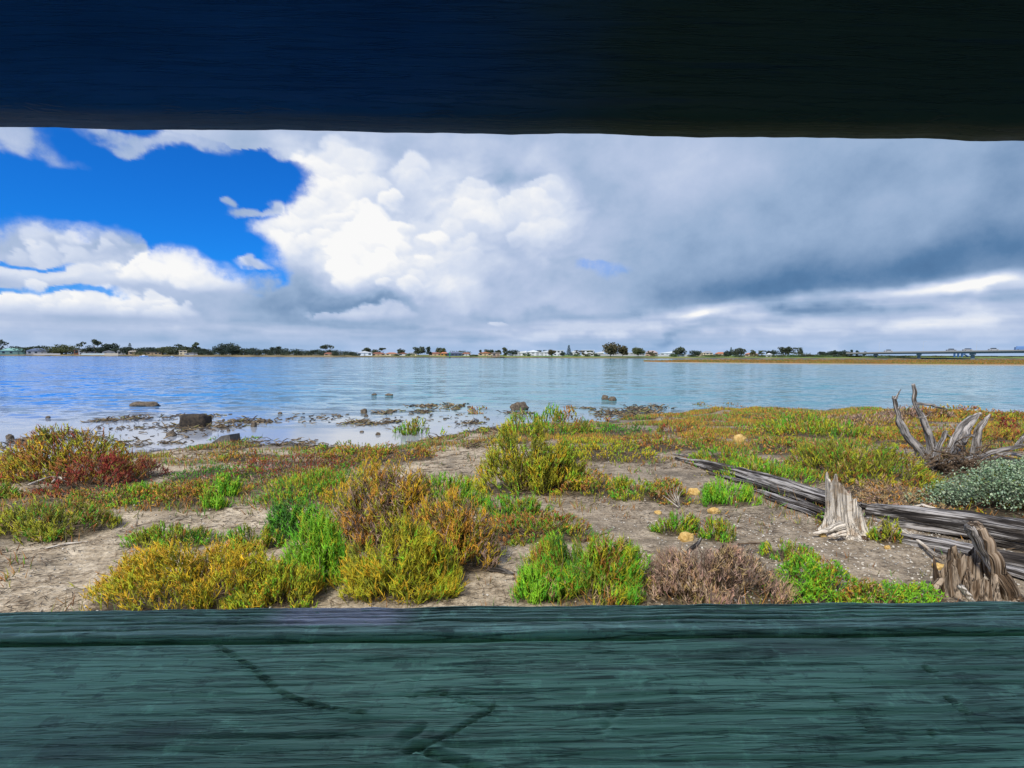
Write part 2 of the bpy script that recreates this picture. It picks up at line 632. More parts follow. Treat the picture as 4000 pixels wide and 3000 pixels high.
    c = np.stack([cov, np.clip(br, 0, 1.1), 1 - sstep(E, -0.01, 0.05)], 2).reshape(-1, 3)
    me = make_mesh('sky', v, f, col=c)
    m = bpy.data.materials.new('cloud_layer')
    m.use_nodes = True
    t = m.node_tree
    t.nodes.clear()
    gg = G(t)
    cc, cv = gg.attr('Col')
    k, b_, h = gg.sep(cv)
    pos = gg.pos()
    nz = gg.noise(pos, 0.0045, 7, 0.68)
    k2 = (k + (nz - 0.5) * 1.5 * (1.0 - (k * 2.0 - 1.0).absv())).clip()
    b2 = b_ + (nz - 0.5) * 0.10
    colr = gg.ramp(b2.clip(), [(0.0, srgb(52, 90, 134)), (0.22, srgb(92, 130, 172)), (0.45, srgb(156, 181, 214)),
                               (0.62, srgb(186, 202, 231)), (0.78, srgb(216, 226, 245)), (0.95, srgb(255, 255, 255))])
    colr = gg.mix(h * 0.6, colr, srgb(162, 196, 238))
    em = gg.n('ShaderNodeEmission')
    put(t, em.inputs['Color'], colr)
    em.inputs['Strength'].default_value = 0.95
    tr = gg.n('ShaderNodeBsdfTransparent')
    mx = gg.n('ShaderNodeMixShader')
    put(t, mx.inputs[0], k2)
    t.links.new(tr.outputs[0], mx.inputs[1])
    t.links.new(em.outputs[0], mx.inputs[2])
    out = gg.n('ShaderNodeOutputMaterial')
    t.links.new(mx.outputs[0], out.inputs['Surface'])
    m.cycles.emission_sampling = 'NONE'
    return tag(obj('sky', me, m), kind='structure')


build_sky()

# ------------------------------------------------------------------ near ground
_sx = [-60, -30, -13, -9, -7.9, -6.8, -6, -4.6, -3.7, -2.8, -1.65, 0, 2.3, 4.7, 6.9, 9.3, 14, 17.7, 40, 80]
_sy = [6, 7, 8.3, 9.3, 10.2, 11.2, 11.6, 11.3, 10.9, 10.8, 12.6, 14.6, 15.0, 16.8, 18.9, 18.8, 18.8, 17.9, 17.5, 17]
_hx = [-60, -17, -12, -9, -5.6, 0, 5.4, 7, 12, 80]
_hy = [15, 16.3, 17, 17.4, 18.6, 20.0, 21.0, 20.6, 19.6, 18.5]


def shore_y(X):
    X = np.asarray(X, float)
    return np.interp(X, _sx, _sy) + 0.35 * pn2(X * 0.9, X * 0 + 3.3, 5) + sstep(X, 3, 6) * (0.8 * pn2(X * 0.45, X * 0 + 7.3, 6) + 0.4 * pn2(X * 1.7, X * 0 + 2.3, 7))


def ground_z(X, Y):
    X, Y = np.asarray(X, float), np.asarray(Y, float)
    ys = shore_y(X)
    hs = np.interp(X, _hx, _hy)
    s = ys - Y
    land = 0.40 * (1 - np.exp(-np.maximum(s, 0) / 4.5))
    q = pn2(X * 0.55, Y * 1.5, 31) + 0.7 * pn2(X * 1.7, Y * 4.2, 33) + 0.4 * pn2(X * 4.5, Y * 9, 35)
    shelf = -0.017 + 0.023 * q + 0.02 * np.exp(-np.maximum(-s, 0) / 0.6) - 0.02
    t = sstep(s, -0.9, 0.5)
    z = shelf * (1 - t) + (land + 0.006 * q) * t
    deep = np.maximum(Y - hs, 0)
    z = z - 0.06 * deep * (1 - t) - 0.03 * sstep(Y - hs, -1.5, 0.5) * (1 - t)
    return np.maximum(z, -1.2)


def ground_detail(X, Y):
    """flaky mud relief on top of the broad shape"""
    lf = fbm(X * 1.3, Y * 1.3, 3, 71)
    pl = puffs(X * 7 + lf, Y * 9 + lf, 2, 73, 0.6)
    return 0.014 * (pl - 0.5) + 0.010 * fbm(X * 3.1, Y * 3.1, 3, 75) + 0.03 * lf * 0.4


def gpoint(x, y):
    """ground point seen at a point of the view"""
    d = ray(x, y)
    t = np.linspace(1.0, 60, 6000)
    P = CAM + d * t[:, None]
    below = P[:, 2] < np.maximum(ground_z(P[:, 0], P[:, 1]), 0.0)
    k = int(np.argmax(below))
    return P[k]


def on_ground(X, Y):
    return float(max(ground_z(X, Y), -0.02))


def build_ground():
    th = np.unique(np.concatenate([np.linspace(-math.pi, -1.0, 50), np.linspace(-1.0, 1.0, 460), np.linspace(1.0, math.pi, 50)]))
    rr = np.concatenate([[0.6], np.geomspace(1.8, 26, 260), np.geomspace(27, 130, 24)])
    T, Q = np.meshgrid(th, rr)
    X, Y = Q * np.sin(T), Q * np.cos(T)
    Z = ground_z(X, Y)
    dry = sstep(Z, -0.01, 0.06)
    Z = Z + ground_detail(X, Y) * (0.15 + 0.85 * dry)
    nr, nc = X.shape
    i = (np.arange(nr - 1)[:, None] * nc + np.arange(nc - 1)[None]).ravel()
    f = np.stack([i, i + 1, i + nc + 1, i + nc], 1)[:, ::-1]
    veg = np.zeros(X.shape)                          # dark soil under the plants, with their shade deepened into the colour
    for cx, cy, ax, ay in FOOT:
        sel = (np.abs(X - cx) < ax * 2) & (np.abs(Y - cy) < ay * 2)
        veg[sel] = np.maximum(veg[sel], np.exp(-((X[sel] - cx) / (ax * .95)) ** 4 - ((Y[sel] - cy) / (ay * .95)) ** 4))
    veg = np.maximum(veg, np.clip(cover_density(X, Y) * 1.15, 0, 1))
    me = make_mesh('ground', np.stack([X, Y, Z], 2).reshape(-1, 3), f, col=np.stack([veg] * 3, 2).reshape(-1, 3))
    m, gg, b = new_mat('mud')
    pos = gg.pos()
    px, py, pz = gg.sep(pos)
    n1 = gg.noise(pos, 0.9, 5, 0.6)
    n2 = gg.noise(pos, 6.0, 6, 0.65)
    n3 = gg.noise(pos, 28.0, 5, 0.6)
    flake = gg.voro(gg.comb(px + (n1 - 0.5) * 0.5, py * 1.25 + (n2 - 0.5) * 0.12, pz), 16.0)
    crack = gg.voro(gg.comb(px + (n2 - 0.5) * 0.2, py * 1.2 + (n2 - 0.5) * 0.2, pz), 9.0, 'DISTANCE_TO_EDGE')
    # a pale crust on the left, greyer silt to the right
    side = (px + (n1 - 0.5) * 4.0).sm(-1.5, 1.5)
    pale = gg.ramp(n2 * 0.6 + n3 * 0.4, [(0.30, (0.16, 0.12, 0.075)), (0.48, (0.38, 0.305, 0.205)), (0.62, (0.60, 0.51, 0.37))])
    grey = gg.ramp(n2 * 0.6 + n3 * 0.4, [(0.30, (0.095, 0.075, 0.05)), (0.48, (0.25, 0.20, 0.14)), (0.66, (0.46, 0.385, 0.28))])
    c = gg.mix(side, pale, grey)
    dark = gg.mix(1.0, c, (0.42, 0.38, 0.34), 'MULTIPLY')
    c = gg.mix((1.0 - crack.sm(0.0, 0.05)) * n1.sm(0.52, 0.64) * 0.35, c, dark)
    blotch = gg.noise(pos, 2.2, 5, 0.62).sm(0.50, 0.66)
    c = gg.mix(blotch * 0.6, c, (0.075, 0.06, 0.042))
    speck = gg.noise(pos, 42.0, 4, 0.7)
    c = gg.mix(speck.sm(0.55, 0.63) * 0.65, c, (0.06, 0.045, 0.03))
    c = gg.mix((1.0 - speck.sm(0.36, 0.42)) * 0.4, c, (0.55, 0.49, 0.39))
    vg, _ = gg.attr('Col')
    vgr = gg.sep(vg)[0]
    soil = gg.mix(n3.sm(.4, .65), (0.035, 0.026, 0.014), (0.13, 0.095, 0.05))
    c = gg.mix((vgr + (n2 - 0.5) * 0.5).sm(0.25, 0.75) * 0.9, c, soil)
    wet = 1.0 - (pz + (n2 - 0.5) * 0.05).sm(0.02, 0.12)
    wc = gg.mix(n2.sm(0.35, 0.65), (0.050, 0.046, 0.038), (0.15, 0.135, 0.105))
    c = gg.mix(wet, c, wc)
    h = flake * -0.7 + n3 * 0.9 + n2 * 0.8 + crack.sm(0.0, 0.08) * 0.2
    nb = gg.bump(h, 0.85, 0.018)
    setb(gg, b, Base_Color=c, Roughness=0.92 - wet * 0.5, Normal=nb)
    put(gg.t, b.inputs['Specular IOR Level'], 0.3)
    return tag(obj('ground', me, m), kind='structure')


FOOT = []

# ------------------------------------------------------------------ water
def build_water():
    X = np.array([-2500.0, 2500.0])
    th = np.linspace(-1.35, 1.35, 60)
    rr = np.geomspace(6, 4000, 60)
    T, Q = np.meshgrid(th, rr)
    V = np.stack([Q * np.sin(T), Q * np.cos(T), 0 * Q], 2).reshape(-1, 3)
    nr, nc = T.shape
    i = (np.arange(nr - 1)[:, None] * nc + np.arange(nc - 1)[None]).ravel()
    f = np.stack([i, i + 1, i + nc + 1, i + nc], 1)[:, ::-1]
    me = make_mesh('water', V, f)
    m, gg, b = new_mat('estuary_water')
    pos = gg.pos()
    px, py, pz = gg.sep(pos)
    gust = gg.noise(gg.comb(px * 0.5, py, 0.0), 0.05, 4, 0.6)
    calm = py.sm(12.0, 21.0)
    # the breeze reaches the open left side; the right lies in the lee of the spit
    left = 1.0 - (px / (py + 4.0)).sm(-0.45, 0.25) * 0.55
    amp = (calm * 0.97 + 0.03) * left * gust.sm(0.25, 0.75, 0.55, 1.25)
    # ripples tilt the surface directly, so that they still scatter the reflections far out
    w_a = gg.noise(gg.comb(px * 0.5 + py * 0.12, py, 0.0), 2.4, 3, 0.55, 0.4, True)
    w_b = gg.noise(gg.comb(px * 0.4 - py * 0.1, py, 4.0), 0.7, 3, 0.55, 0.3, True)
    tilt = gg.vm('ADD', gg.vm('SUBTRACT', w_a, (0.5, 0.5, 0.5)), gg.vm('SUBTRACT', w_b, (0.5, 0.5, 0.5)))
    sc = gg.n('ShaderNodeVectorMath', operation='SCALE')
    put(gg.t, sc.inputs[0], tilt)
    put(gg.t, sc.inputs['Scale'], amp * 0.85)
    nv = gg.vm('ADD', gg.vm('MULTIPLY', S(gg.t, sc.outputs[0]), (1.0, 1.0, 0.0)), (0.0, 0.0, 1.0))
    nb = S(gg.t, gg.n('ShaderNodeVectorMath', operation='NORMALIZE').outputs[0])
    put(gg.t, nb.k.node.inputs[0], nv)
    deep = gg.mix((px / (py + 6.0)).sm(-0.9, 0.0), (0.0, 0.18, 0.60), (0.095, 0.27, 0.31))  # bluer left, teal right: sky reflection painted into the water colour
    near_sheen = (0.30, 0.32, 0.35)  # pale reflected sky near the shore, put into the base colour
    c = gg.mix(py.sm(11.0, 24.0), near_sheen, deep)
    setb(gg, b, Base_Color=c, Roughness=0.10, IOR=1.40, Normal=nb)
    put(gg.t, b.inputs['Specular IOR Level'], 0.55 - calm * 0.36)
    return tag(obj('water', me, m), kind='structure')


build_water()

# ------------------------------------------------------------------ far shore
def shore_depth(x):
    return np.interp(x, [-3000, 0, 1000, 2000, 3000, 4000, 7000], [540, 500, 385, 333, 292, 290, 290])


def horizon_y(x):
    return 1386 + math.tan(ROLL) * (x - 2000)


def build_far_land():
    xs = np.linspace(-3600, 7600, 240)
    dirs = np.array([ray(x, horizon_y(x)) for x in xs])
    dirs = dirs / dirs[:, 1:2]
    offs = [0, 1.5, 4, 9, 20, 60, 200, 2500, 6000]
    zs = [-0.4, 0.25, 0.75, 1.0, 1.25, 1.5, 1.7, 1.9, 1.9]
    V = []
    for o, z in zip(offs, zs):
        dep = shore_depth(xs) + o + (3.0 * pn2(xs * 0.012, xs * 0, 3) + 1.5 * pn2(xs * 0.05, xs * 0, 4)) * (o < 50)
        p = CAM + dirs * dep[:, None]
        p[:, 2] = z
        V.append(p)
    V = np.array(V)
    nr, nc = V.shape[:2]
    i = (np.arange(nr - 1)[:, None] * nc + np.arange(nc - 1)[None]).ravel()
    f = np.stack([i, i + 1, i + nc + 1, i + nc], 1)[:, ::-1]
    me = make_mesh('far_shore', V.reshape(-1, 3), f)
    m, gg, b = new_mat('far_bank')
    pos = gg.pos()
    px, py, pz = gg.sep(pos)
    n = gg.noise(pos, 0.06, 4, 0.6)
    grass = gg.mix(px.sm(-150.0, 0.0), gg.mix(n.sm(0.4, 0.6), (0.13, 0.11, 0.04), (0.22, 0.17, 0.07)),
                   gg.mix(n.sm(0.4, 0.6), (0.07, 0.14, 0.02), (0.16, 0.20, 0.03)))
    sand = gg.mix(n.sm(0.35, 0.65), (0.06, 0.045, 0.03), (0.16, 0.12, 0.075))
    c = gg.mix((pz + (n - 0.5) * 0.5).sm(0.35, 0.8), sand, grass)
    setb(gg, b, Base_Color=c, Roughness=0.9)
    tag(obj('far_shore', me, m), kind='structure')


build_far_land()


def far_base(x, off):
    """a spot on the far bank: behind the waterline by off metres, seen at column x"""
    d = ray(x, horizon_y(x))
    dep = float(shore_depth(x)) + off
    p = CAM + d * (dep / d[1])
    p[2] = float(np.interp(off, [0, 1.5, 4, 9, 20, 60, 200], [-0.4, 0.25, 0.75, 1.0, 1.25, 1.5, 1.7])) - 0.05
    return p, dep


def far_top(x, y, dep):
    return float(at_depth(x, y, dep)[2])


# ---- spit of saltmarsh
def build_spit():
    n = 160
    xs = np.linspace(2515, 5200, n)
    near = np.interp(xs, [2515, 2600, 2800, 3200, 3600, 4000, 5200], [1412.5, 1416, 1419.5, 1424, 1427, 1430, 1438])
    fary = np.interp(xs, [2515, 2600, 2800, 3200, 4000, 5200], [1410.5, 1409, 1408, 1407, 1407.5, 1410])
    rows = []
    for k, (t, z) in enumerate([(0, -0.15), (0.03, 0.05), (0.10, 0.22), (0.3, 0.36), (0.5, 0.42), (0.75, 0.36), (0.95, 0.15), (1.0, -0.15)]):
        r = []
        for i, x in enumerate(xs):
            def plane(y):
                d = ray(x, y)
                return CAM + d * (-CAM[2] / d[2])
            a, b = plane(near[i]), plane(fary[i])
            p = a * (1 - t) + b * t
            taper = min(1.0, (i + 0.5) / 14)
            p[2] = z * (taper if z > 0 else 1) + (0.07 * float(pn2(x * 0.03, t * 9.0, 9)) if z > 0.1 else 0)
            r.append(p)
        rows.append(r)
    V = np.array(rows)
    nr, nc = V.shape[:2]
    i = (np.arange(nr - 1)[:, None] * nc + np.arange(nc - 1)[None]).ravel()
    me = make_mesh('spit', V.reshape(-1, 3), np.stack([i, i + 1, i + nc + 1, i + nc], 1)[:, ::-1])
    m, gg, b = new_mat('spit_soil')
    pos = gg.pos()
    px, py, pz = gg.sep(pos)
    nn = gg.noise(gg.comb(px, py * 0.3, 0), 0.18, 5, 0.65)
    c = gg.ramp(nn, [(0.30, (0.10, 0.085, 0.015)), (0.45, (0.20, 0.12, 0.015)), (0.55, (0.27, 0.13, 0.02)), (0.70, (0.14, 0.12, 0.02))])
    c = gg.mix(pz.sm(0.06, 0.2), (0.32, 0.27, 0.19), c)
    setb(gg, b, Base_Color=c, Roughness=0.95)
    tag(obj('spit', me, m), kind='structure')
    return V


SPIT = build_spit()

# ------------------------------------------------------------------ the bird hide round the camera
def paint(name, tint, wear=0.0, grain=1.0, patches=False, tint2=None, spec=0.5, lines=0.5, specks=1.0):
    m, gg, b = new_mat(name)
    t = S(gg.t, gg.n('ShaderNodeTexCoord').outputs['Object'])
    x, y, z = gg.sep(t)
    cross = y + z                                   # the grain runs along x
    big = gg.noise(gg.comb(x * 1.0, cross * 4, 0.0), 2.2, 5, 0.6)
    wave = (gg.noise(gg.comb(x, cross * 3, 2.0), 4.0, 3, 0.5) - 0.5) * 0.008
    gr = gg.noise(gg.comb(x * 8.0, (cross + wave) * 150.0, 0.0), 1.0, 3, 0.6)
    gr2 = gg.noise(gg.comb(x * 30.0, (cross + wave) * 420.0, 5.0), 1.0, 4, 0.65)
    sp = gg.noise(t, 45.0, 6, 0.68)
    fadeg = 0.35 + (x + (big - 0.5) * 0.4).sm(-0.30, -0.02) * 0.65
    c0 = tint
    c1 = tuple(q * 1.5 + 0.006 for q in tint)
    c2 = tuple(q * 0.32 for q in tint)
    c = gg.mix(big.sm(0.38, 0.64), c0, c1)
    if tint2:                                       # blue cast in the shade painted into the colour, fading towards one end
        c = gg.mix((x + (big - 0.5) * 0.5).sm(-0.12, 0.16), c, tint2)
    line = (gg.noise(gg.comb(x * 6.0, (cross + wave) * 120.0, 9.0), 1.0, 4, 0.62) - 0.5).absv()
    c = gg.mix((1.0 - line.sm(0.0, 0.022)) * fadeg * lines * grain, c, c2)
    c = gg.mix((1.0 - gr.sm(0.30, 0.50)) * 0.75 * fadeg * grain, c, c2)
    c = gg.mix(sp.sm(0.54, 0.68) * (0.45 * specks), c, tuple(q * 1.5 + 0.03 for q in c1))
    c = gg.mix((1.0 - sp.sm(0.34, 0.42)) * (0.5 * specks), c, c2)
    if patches:                                     # bird lime splashed on the outer rail
        sx = (x + 0.138).absv()
        spot = gg.noise(gg.comb(x * 45, y * 330, 3.0), 1.0, 4, 0.65).sm(0.32, 0.44) * (1.0 - sx.sm(0.035, 0.075)) * y.sm(0.418, 0.424)
        c = gg.mix(spot, c, (0.85, 0.87, 0.90))
    if wear:
        wb = gg.noise(gg.comb(x * 3 + 7, cross * 9, 1.0), 1.6, 3, 0.5).sm(0.62, 0.70)
        c = gg.mix(wb * wear, c, (0.045, 0.045, 0.04))
    h = gr * 1.0 + gr2 * 0.45 + sp * 0.25 + line.sm(0.0, 0.03) * 0.9
    nb = gg.bump(h, 1.0 * grain, 0.0020)
    setb(gg, b, Base_Color=c, Roughness=0.52, Normal=nb)
    put(gg.t, b.inputs['Specular IOR Level'], spec)
    return m


HIDE_YAW = R(1.45)
hide = thing('bird_hide', 'dark green timber bird hide whose viewing slot frames the whole scene', 'bird hide', (0, 0, 0))
hide.rotation_euler = (0, 0, HIDE_YAW)
M_SHELF = paint('green_paint_worn', (0.20, 0.47, 0.275), wear=0.45)
M_RAIL = paint('green_paint_rail', (0.33, 0.60, 0.42), patches=True)
M_DARK = paint('dark_paint_blue_cast', (0.003, 0.058, 0.21), grain=0.45, tint2=(0.022, 0.050, 0.044), spec=0.12, lines=0.25, specks=0.0)
M_WALL = paint('green_paint_wall', (0.12, 0.17, 0.14))

SHELF_Z = 2.0 - 0.2275


def seg_d(X, Y, a, b):
    ax, ay = a
    bx, by = b
    dx, dy = bx - ax, by - ay
    t = np.clip(((X - ax) * dx + (Y - ay) * dy) / (dx * dx + dy * dy), 0, 1)
    return np.hypot(X - ax - t * dx, Y - ay - t * dy)


def shelf_xy(px, py):
    """board coordinates of a point of the shelf seen in the view"""
    d = ray(px, py)
    p = CAM + d * ((SHELF_Z - CAM[2]) / d[2])
    c, s = math.cos(-HIDE_YAW), math.sin(-HIDE_YAW)
    return (p[0] * c - p[1] * s, p[0] * s + p[1] * c)


def plank_top(name, x0, x1, y0, y1, z, thick, nx, ny, fn, m, rag=0.0):
    x = np.linspace(x0, x1, nx)
    t = np.linspace(0, 1, ny)
    X = np.repeat(x[None], ny, 0)
    e0 = y0 + rag * 0.3 * fbm(x * 9, x * 0 + 1.0, 4, 201)
    e1 = y1 + rag * fbm(x * 12, x * 0 + 5.0, 5, 203)
    Y = e0[None] * (1 - t[:, None]) + e1[None] * t[:, None]
    Z = z + fn(X, Y, np.repeat(t[:, None], nx, 1))
    top = np.stack([X, Y, Z], 2).reshape(-1, 3)
    i = (np.arange(ny - 1)[:, None] * nx + np.arange(nx - 1)[None]).ravel()
    F_ = [np.stack([i, i + 1, i + nx + 1, i + nx], 1)]
    n0 = len(top)
    # underside and rims
    rim = np.concatenate([np.arange(nx), (np.arange(1, ny) * nx + nx - 1), (ny - 1) * nx + np.arange(nx - 2, -1, -1), np.arange(ny - 2, 0, -1) * nx])
    low = top[rim].copy()
    low[:, 2] = z - thick
    k = len(rim)
    q = np.arange(k)
    F_.append(np.stack([rim[q], n0 + q, n0 + (q + 1) % k, rim[(q + 1) % k]], 1))
    me = make_mesh(name, np.vstack([top, low]), F_)
    return obj(name, me, m, hide)


def shelf_relief(X, Y, T):
    q = pn2(X * 7.0, Y * 190 + 0.7 * pn2(X * 4, Y * 25, 8), 9)
    z = -0.0022 * np.clip(-q - 0.05, 0, 1) ** 0.8
    z = z + 0.0004 * pn2(X * 9, Y * 420, 12) + 0.0012 * fbm(X * 6, Y * 14, 3, 13)
    soft = sstep(X, -0.30, -0.12) * 0.85 + 0.15
    z = z * soft
    for pts, w, dep in [([(830, 2510), (905, 2560), (985, 2612), (1060, 2680), (1120, 2722), (1260, 2765), (1420, 2790)], .0016, .0026),
                        ([(1625, 2650), (1600, 2700), (1615, 2740)], .004, .002), ([(1640, 2850), (1570, 2895), (1600, 2945)], .0045, .003),
                        ([(1590, 2945), (1740, 2880), (1925, 2770)], .0022, .0028), ([(1690, 2690), (1800, 2740), (1925, 2765)], .0022, .002),
                        ([(1620, 2925), (1740, 2965), (1900, 3010)], .004, .0032),
                        ([(3260, 2725), (3330, 2790), (3400, 2850)], .0026, .0022), ([(3700, 2730), (3770, 2785)], .0028, .003),
                        ([(3640, 2860), (3760, 2980), (3850, 3060)], .0018, .0016), ([(2420, 2760), (2360, 2840)], .0035, .0016),
                        ([(3620, 2612), (3655, 2630)], .0028, .0028), ([(3368, 2608), (3380, 2618)], .002, .002)]:
        q = [shelf_xy(*p) for p in pts]
        d = np.full(X.shape, 9.0)
        for a, b_ in zip(q[:-1], q[1:]):
            d = np.minimum(d, seg_d(X, Y, a, b_))
        d = d + 0.0008 * pn2(X * 90, Y * 90, 15)
        dep, w = dep * 0.85, w * 0.62
        z = z - dep * np.exp(-(d / w) ** 2) + dep * 0.45 * np.exp(-((d - 2 * w) / w) ** 2)
    edge = np.exp(-(1 - T) * 30)
    return z - 0.003 * edge ** 2


def rail_relief(X, Y, T):
    z = 0.0009 * pn2(X * 9, Y * 150, 19) + 0.0005 * pn2(X * 30, Y * 300, 20) + 0.0009 * fbm(X * 16, Y * 30, 3, 22)
    # weathered growth rings: sharp furrows along the length
    for t0, w, dep, sd in [(.20, .020, .0012, 1), (.40, .030, .0042, 2), (.55, .018, .0022, 3), (.66, .016, .0026, 4), (.76, .016, .0024, 5), (.86, .016, .0026, 6), (.94, .014, .002, 7)]:
        c = t0 + .022 * pn2(X * 2.5, X * 0 + sd * 3.7, 23) + .006 * pn2(X * 17, X * 0 + sd, 24)
        d = dep * (.55 + .6 * np.clip(.5 + pn2(X * 4.5, X * 0 + sd * 9.1, 25), 0, 1))
        z = z - d * np.exp(-((T - c) / w) ** 2)
    return z - 0.002 * np.exp(-T * 60) - 0.004 * np.exp(-(1 - T) * 22)


GAP0, GAP1 = 0.3995, 0.4070
plank_top('shelf_board', -1.3, 1.3, 0.20, GAP0, SHELF_Z, 0.035, 800, 110, shelf_relief, M_SHELF)
plank_top('outer_rail', -1.3, 1.3, GAP1, 0.4545, SHELF_Z + 0.001, 0.05, 700, 64, rail_relief, M_RAIL, rag=0.0022)
# board above the slot: inner face, then the underside up to the outer edge
UB_Z = 2.0 + 0.1755
def upper_board():
    nx = 900
    x = np.linspace(-1.3, 1.3, nx)
    low = 0.0016 * fbm(x * 9, x * 0 + 2.0, 5, 231)
    chip = 0.0045 * sstep(fbm(x * 5, x * 0 + 9.0, 2, 233), 0.25, 0.29) * sstep(-np.abs(x), -.25, -.2)
    prof = [(0.383, 0.45), (0.383, 0.30), (0.383, 0.12), (0.3835, 0.030), (0.3835, 0.012), (0.386, 0.004), (0.392, 0.0005), (0.405, 0.0), (0.418, 0.0), (0.421, 0.004), (0.421, 0.45)]
    V = []
    for k, (y, z) in enumerate(prof):
        nz = (low + chip if 5 <= k <= 9 else 0 * x)
        yy = y + (0.0012 * pn2(x * 6, x * 0 + k * 3.1, 235) if k < 6 else 0)
        V.append(np.stack([x, yy + 0 * x, UB_Z + z + nz], 1))
    V = np.array(V)
    nr, nc = V.shape[:2]
    i = (np.arange(nr - 1)[:, None] * nc + np.arange(nc - 1)[None]).ravel()
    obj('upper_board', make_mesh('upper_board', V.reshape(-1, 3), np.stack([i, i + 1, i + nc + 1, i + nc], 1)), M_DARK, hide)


upper_board()
mb = MB()
for k in range(7):                                   # horizontal cladding under the rail
    mb = MB().box((0, 0.435, SHELF_Z - 0.055 - 0.2 * k - 0.1), (2.6, 0.03, 0.196))
    mb.build('cladding_board', M_WALL, hide)
for k in range(2):
    MB().box((0, 0.40, UB_Z + 0.452 + 0.1 + 0.2 * k), (2.6, 0.03, 0.196)).build('cladding_board', M_WALL, hide)
MB().box((0, -0.9, UB_Z + 0.86), (3.1, 3.1, 0.03)).build('roof', M_WALL, hide)
MB().box((-1.32, -0.95, 1.6), (0.03, 2.75, 2.85)).build('side_wall', M_WALL, hide)
MB().box((1.32, -0.95, 1.6), (0.03, 2.75, 2.85)).build('side_wall', M_WALL, hide)
MB().box((0, -0.95, 0.50), (2.6, 2.7, 0.04)).build('floor_deck', M_WALL, hide)

# ------------------------------------------------------------------ saltmarsh plants
def mat_plant(name, rough=0.55):
    m, gg, b = new_mat(name)
    c, v = gg.attr('Col')
    n = gg.noise(gg.pos(), 70.0, 2, 0.5)
    f = (n - 0.5) * 0.5 + 1.0
    cc = gg.n('ShaderNodeVectorMath', operation='SCALE')
    put(gg.t, cc.inputs[0], c)
    put(gg.t, cc.inputs['Scale'], f)
    setb(gg, b, Base_Color=S(gg.t, cc.outputs[0]), Roughness=rough)
    put(gg.t, b.inputs['Specular IOR Level'], 0.3)
    return m


M_PLANT = mat_plant('samphire')


def stems(base, dirn, length, rad, c0, c1, bend=0.25, mid=0.62, midr=1.0, rg=rng):
    """many thin tapering stems in one mesh: arrays per stem"""
    n = len(base)
    dirn = dirn / (np.linalg.norm(dirn, axis=1)[:, None] + 1e-9)
    rv = rg.normal(size=(n, 3))
    a = np.cross(dirn, rv)
    a /= np.linalg.norm(a, axis=1)[:, None] + 1e-9
    b = np.cross(dirn, a)
    L = length[:, None]
    pm = base + dirn * L * mid + a * L * bend * rg.uniform(-0.5, 0.5, (n, 1))
    pt = base + dirn * L + b * L * bend * rg.uniform(-0.5, 0.5, (n, 1))
    V = np.empty((n, 7, 3))
    for k in range(3):
        th = 2 * np.pi * k / 3
        off = (a * math.cos(th) + b * math.sin(th)) * rad[:, None]
        V[:, k] = base + off
        V[:, 3 + k] = pm + off * midr
    V[:, 6] = pt
    C = np.empty((n, 7, 3))
    C[:, :3] = c0[:, None]
    C[:, 3:6] = (c0 * 0.35 + c1 * 0.65)[:, None]
    C[:, 6] = c1
    q = np.array([(0, 1, 4), (0, 4, 3), (1, 2, 5), (1, 5, 4), (2, 0, 3), (2, 3, 5), (3, 4, 6), (4, 5, 6), (5, 3, 6)])
    f = (np.arange(n)[:, None, None] * 7 + q[None]).reshape(-1, 3)
    return V.reshape(-1, 3), f, C.reshape(-1, 3)


def spikes(base, dirn, length, rad, c0, c1, rg=rng):
    n = len(base)
    dirn = dirn / (np.linalg.norm(dirn, axis=1)[:, None] + 1e-9)
    a = np.cross(dirn, rg.normal(size=(n, 3)))
    a /= np.linalg.norm(a, axis=1)[:, None] + 1e-9
    b = np.cross(dirn, a)
    V = np.empty((n, 4, 3))
    for k in range(3):
        th = 2 * np.pi * k / 3
        V[:, k] = base + (a * math.cos(th) + b * math.sin(th)) * rad[:, None]
    V[:, 3] = base + dirn * length[:, None]
    C = np.empty((n, 4, 3))
    C[:, :3] = c0[:, None]
    C[:, 3] = c1
    f = (np.arange(n)[:, None, None] * 4 + np.array([(0, 1, 3), (1, 2, 3), (2, 0, 3)])[None]).reshape(-1, 3)
    return V.reshape(-1, 3), f, C.reshape(-1, 3)


def leaves(base, dirn, length, width, c, rg=rng):
    n = len(base)
    dirn = dirn / (np.linalg.norm(dirn, axis=1)[:, None] + 1e-9)
    a = np.cross(dirn, rg.normal(size=(n, 3)))
    a /= np.linalg.norm(a, axis=1)[:, None] + 1e-9
    V = np.empty((n, 4, 3))
    V[:, 0] = base
    V[:, 1] = base + dirn * length[:, None] * 0.5 + a * width[:, None]
    V[:, 2] = base + dirn * length[:, None]
    V[:, 3] = base + dirn * length[:, None] * 0.5 - a * width[:, None]
    f = np.arange(n * 4).reshape(n, 4)
    return V.reshape(-1, 3), f, np.repeat(c, 4, 0)


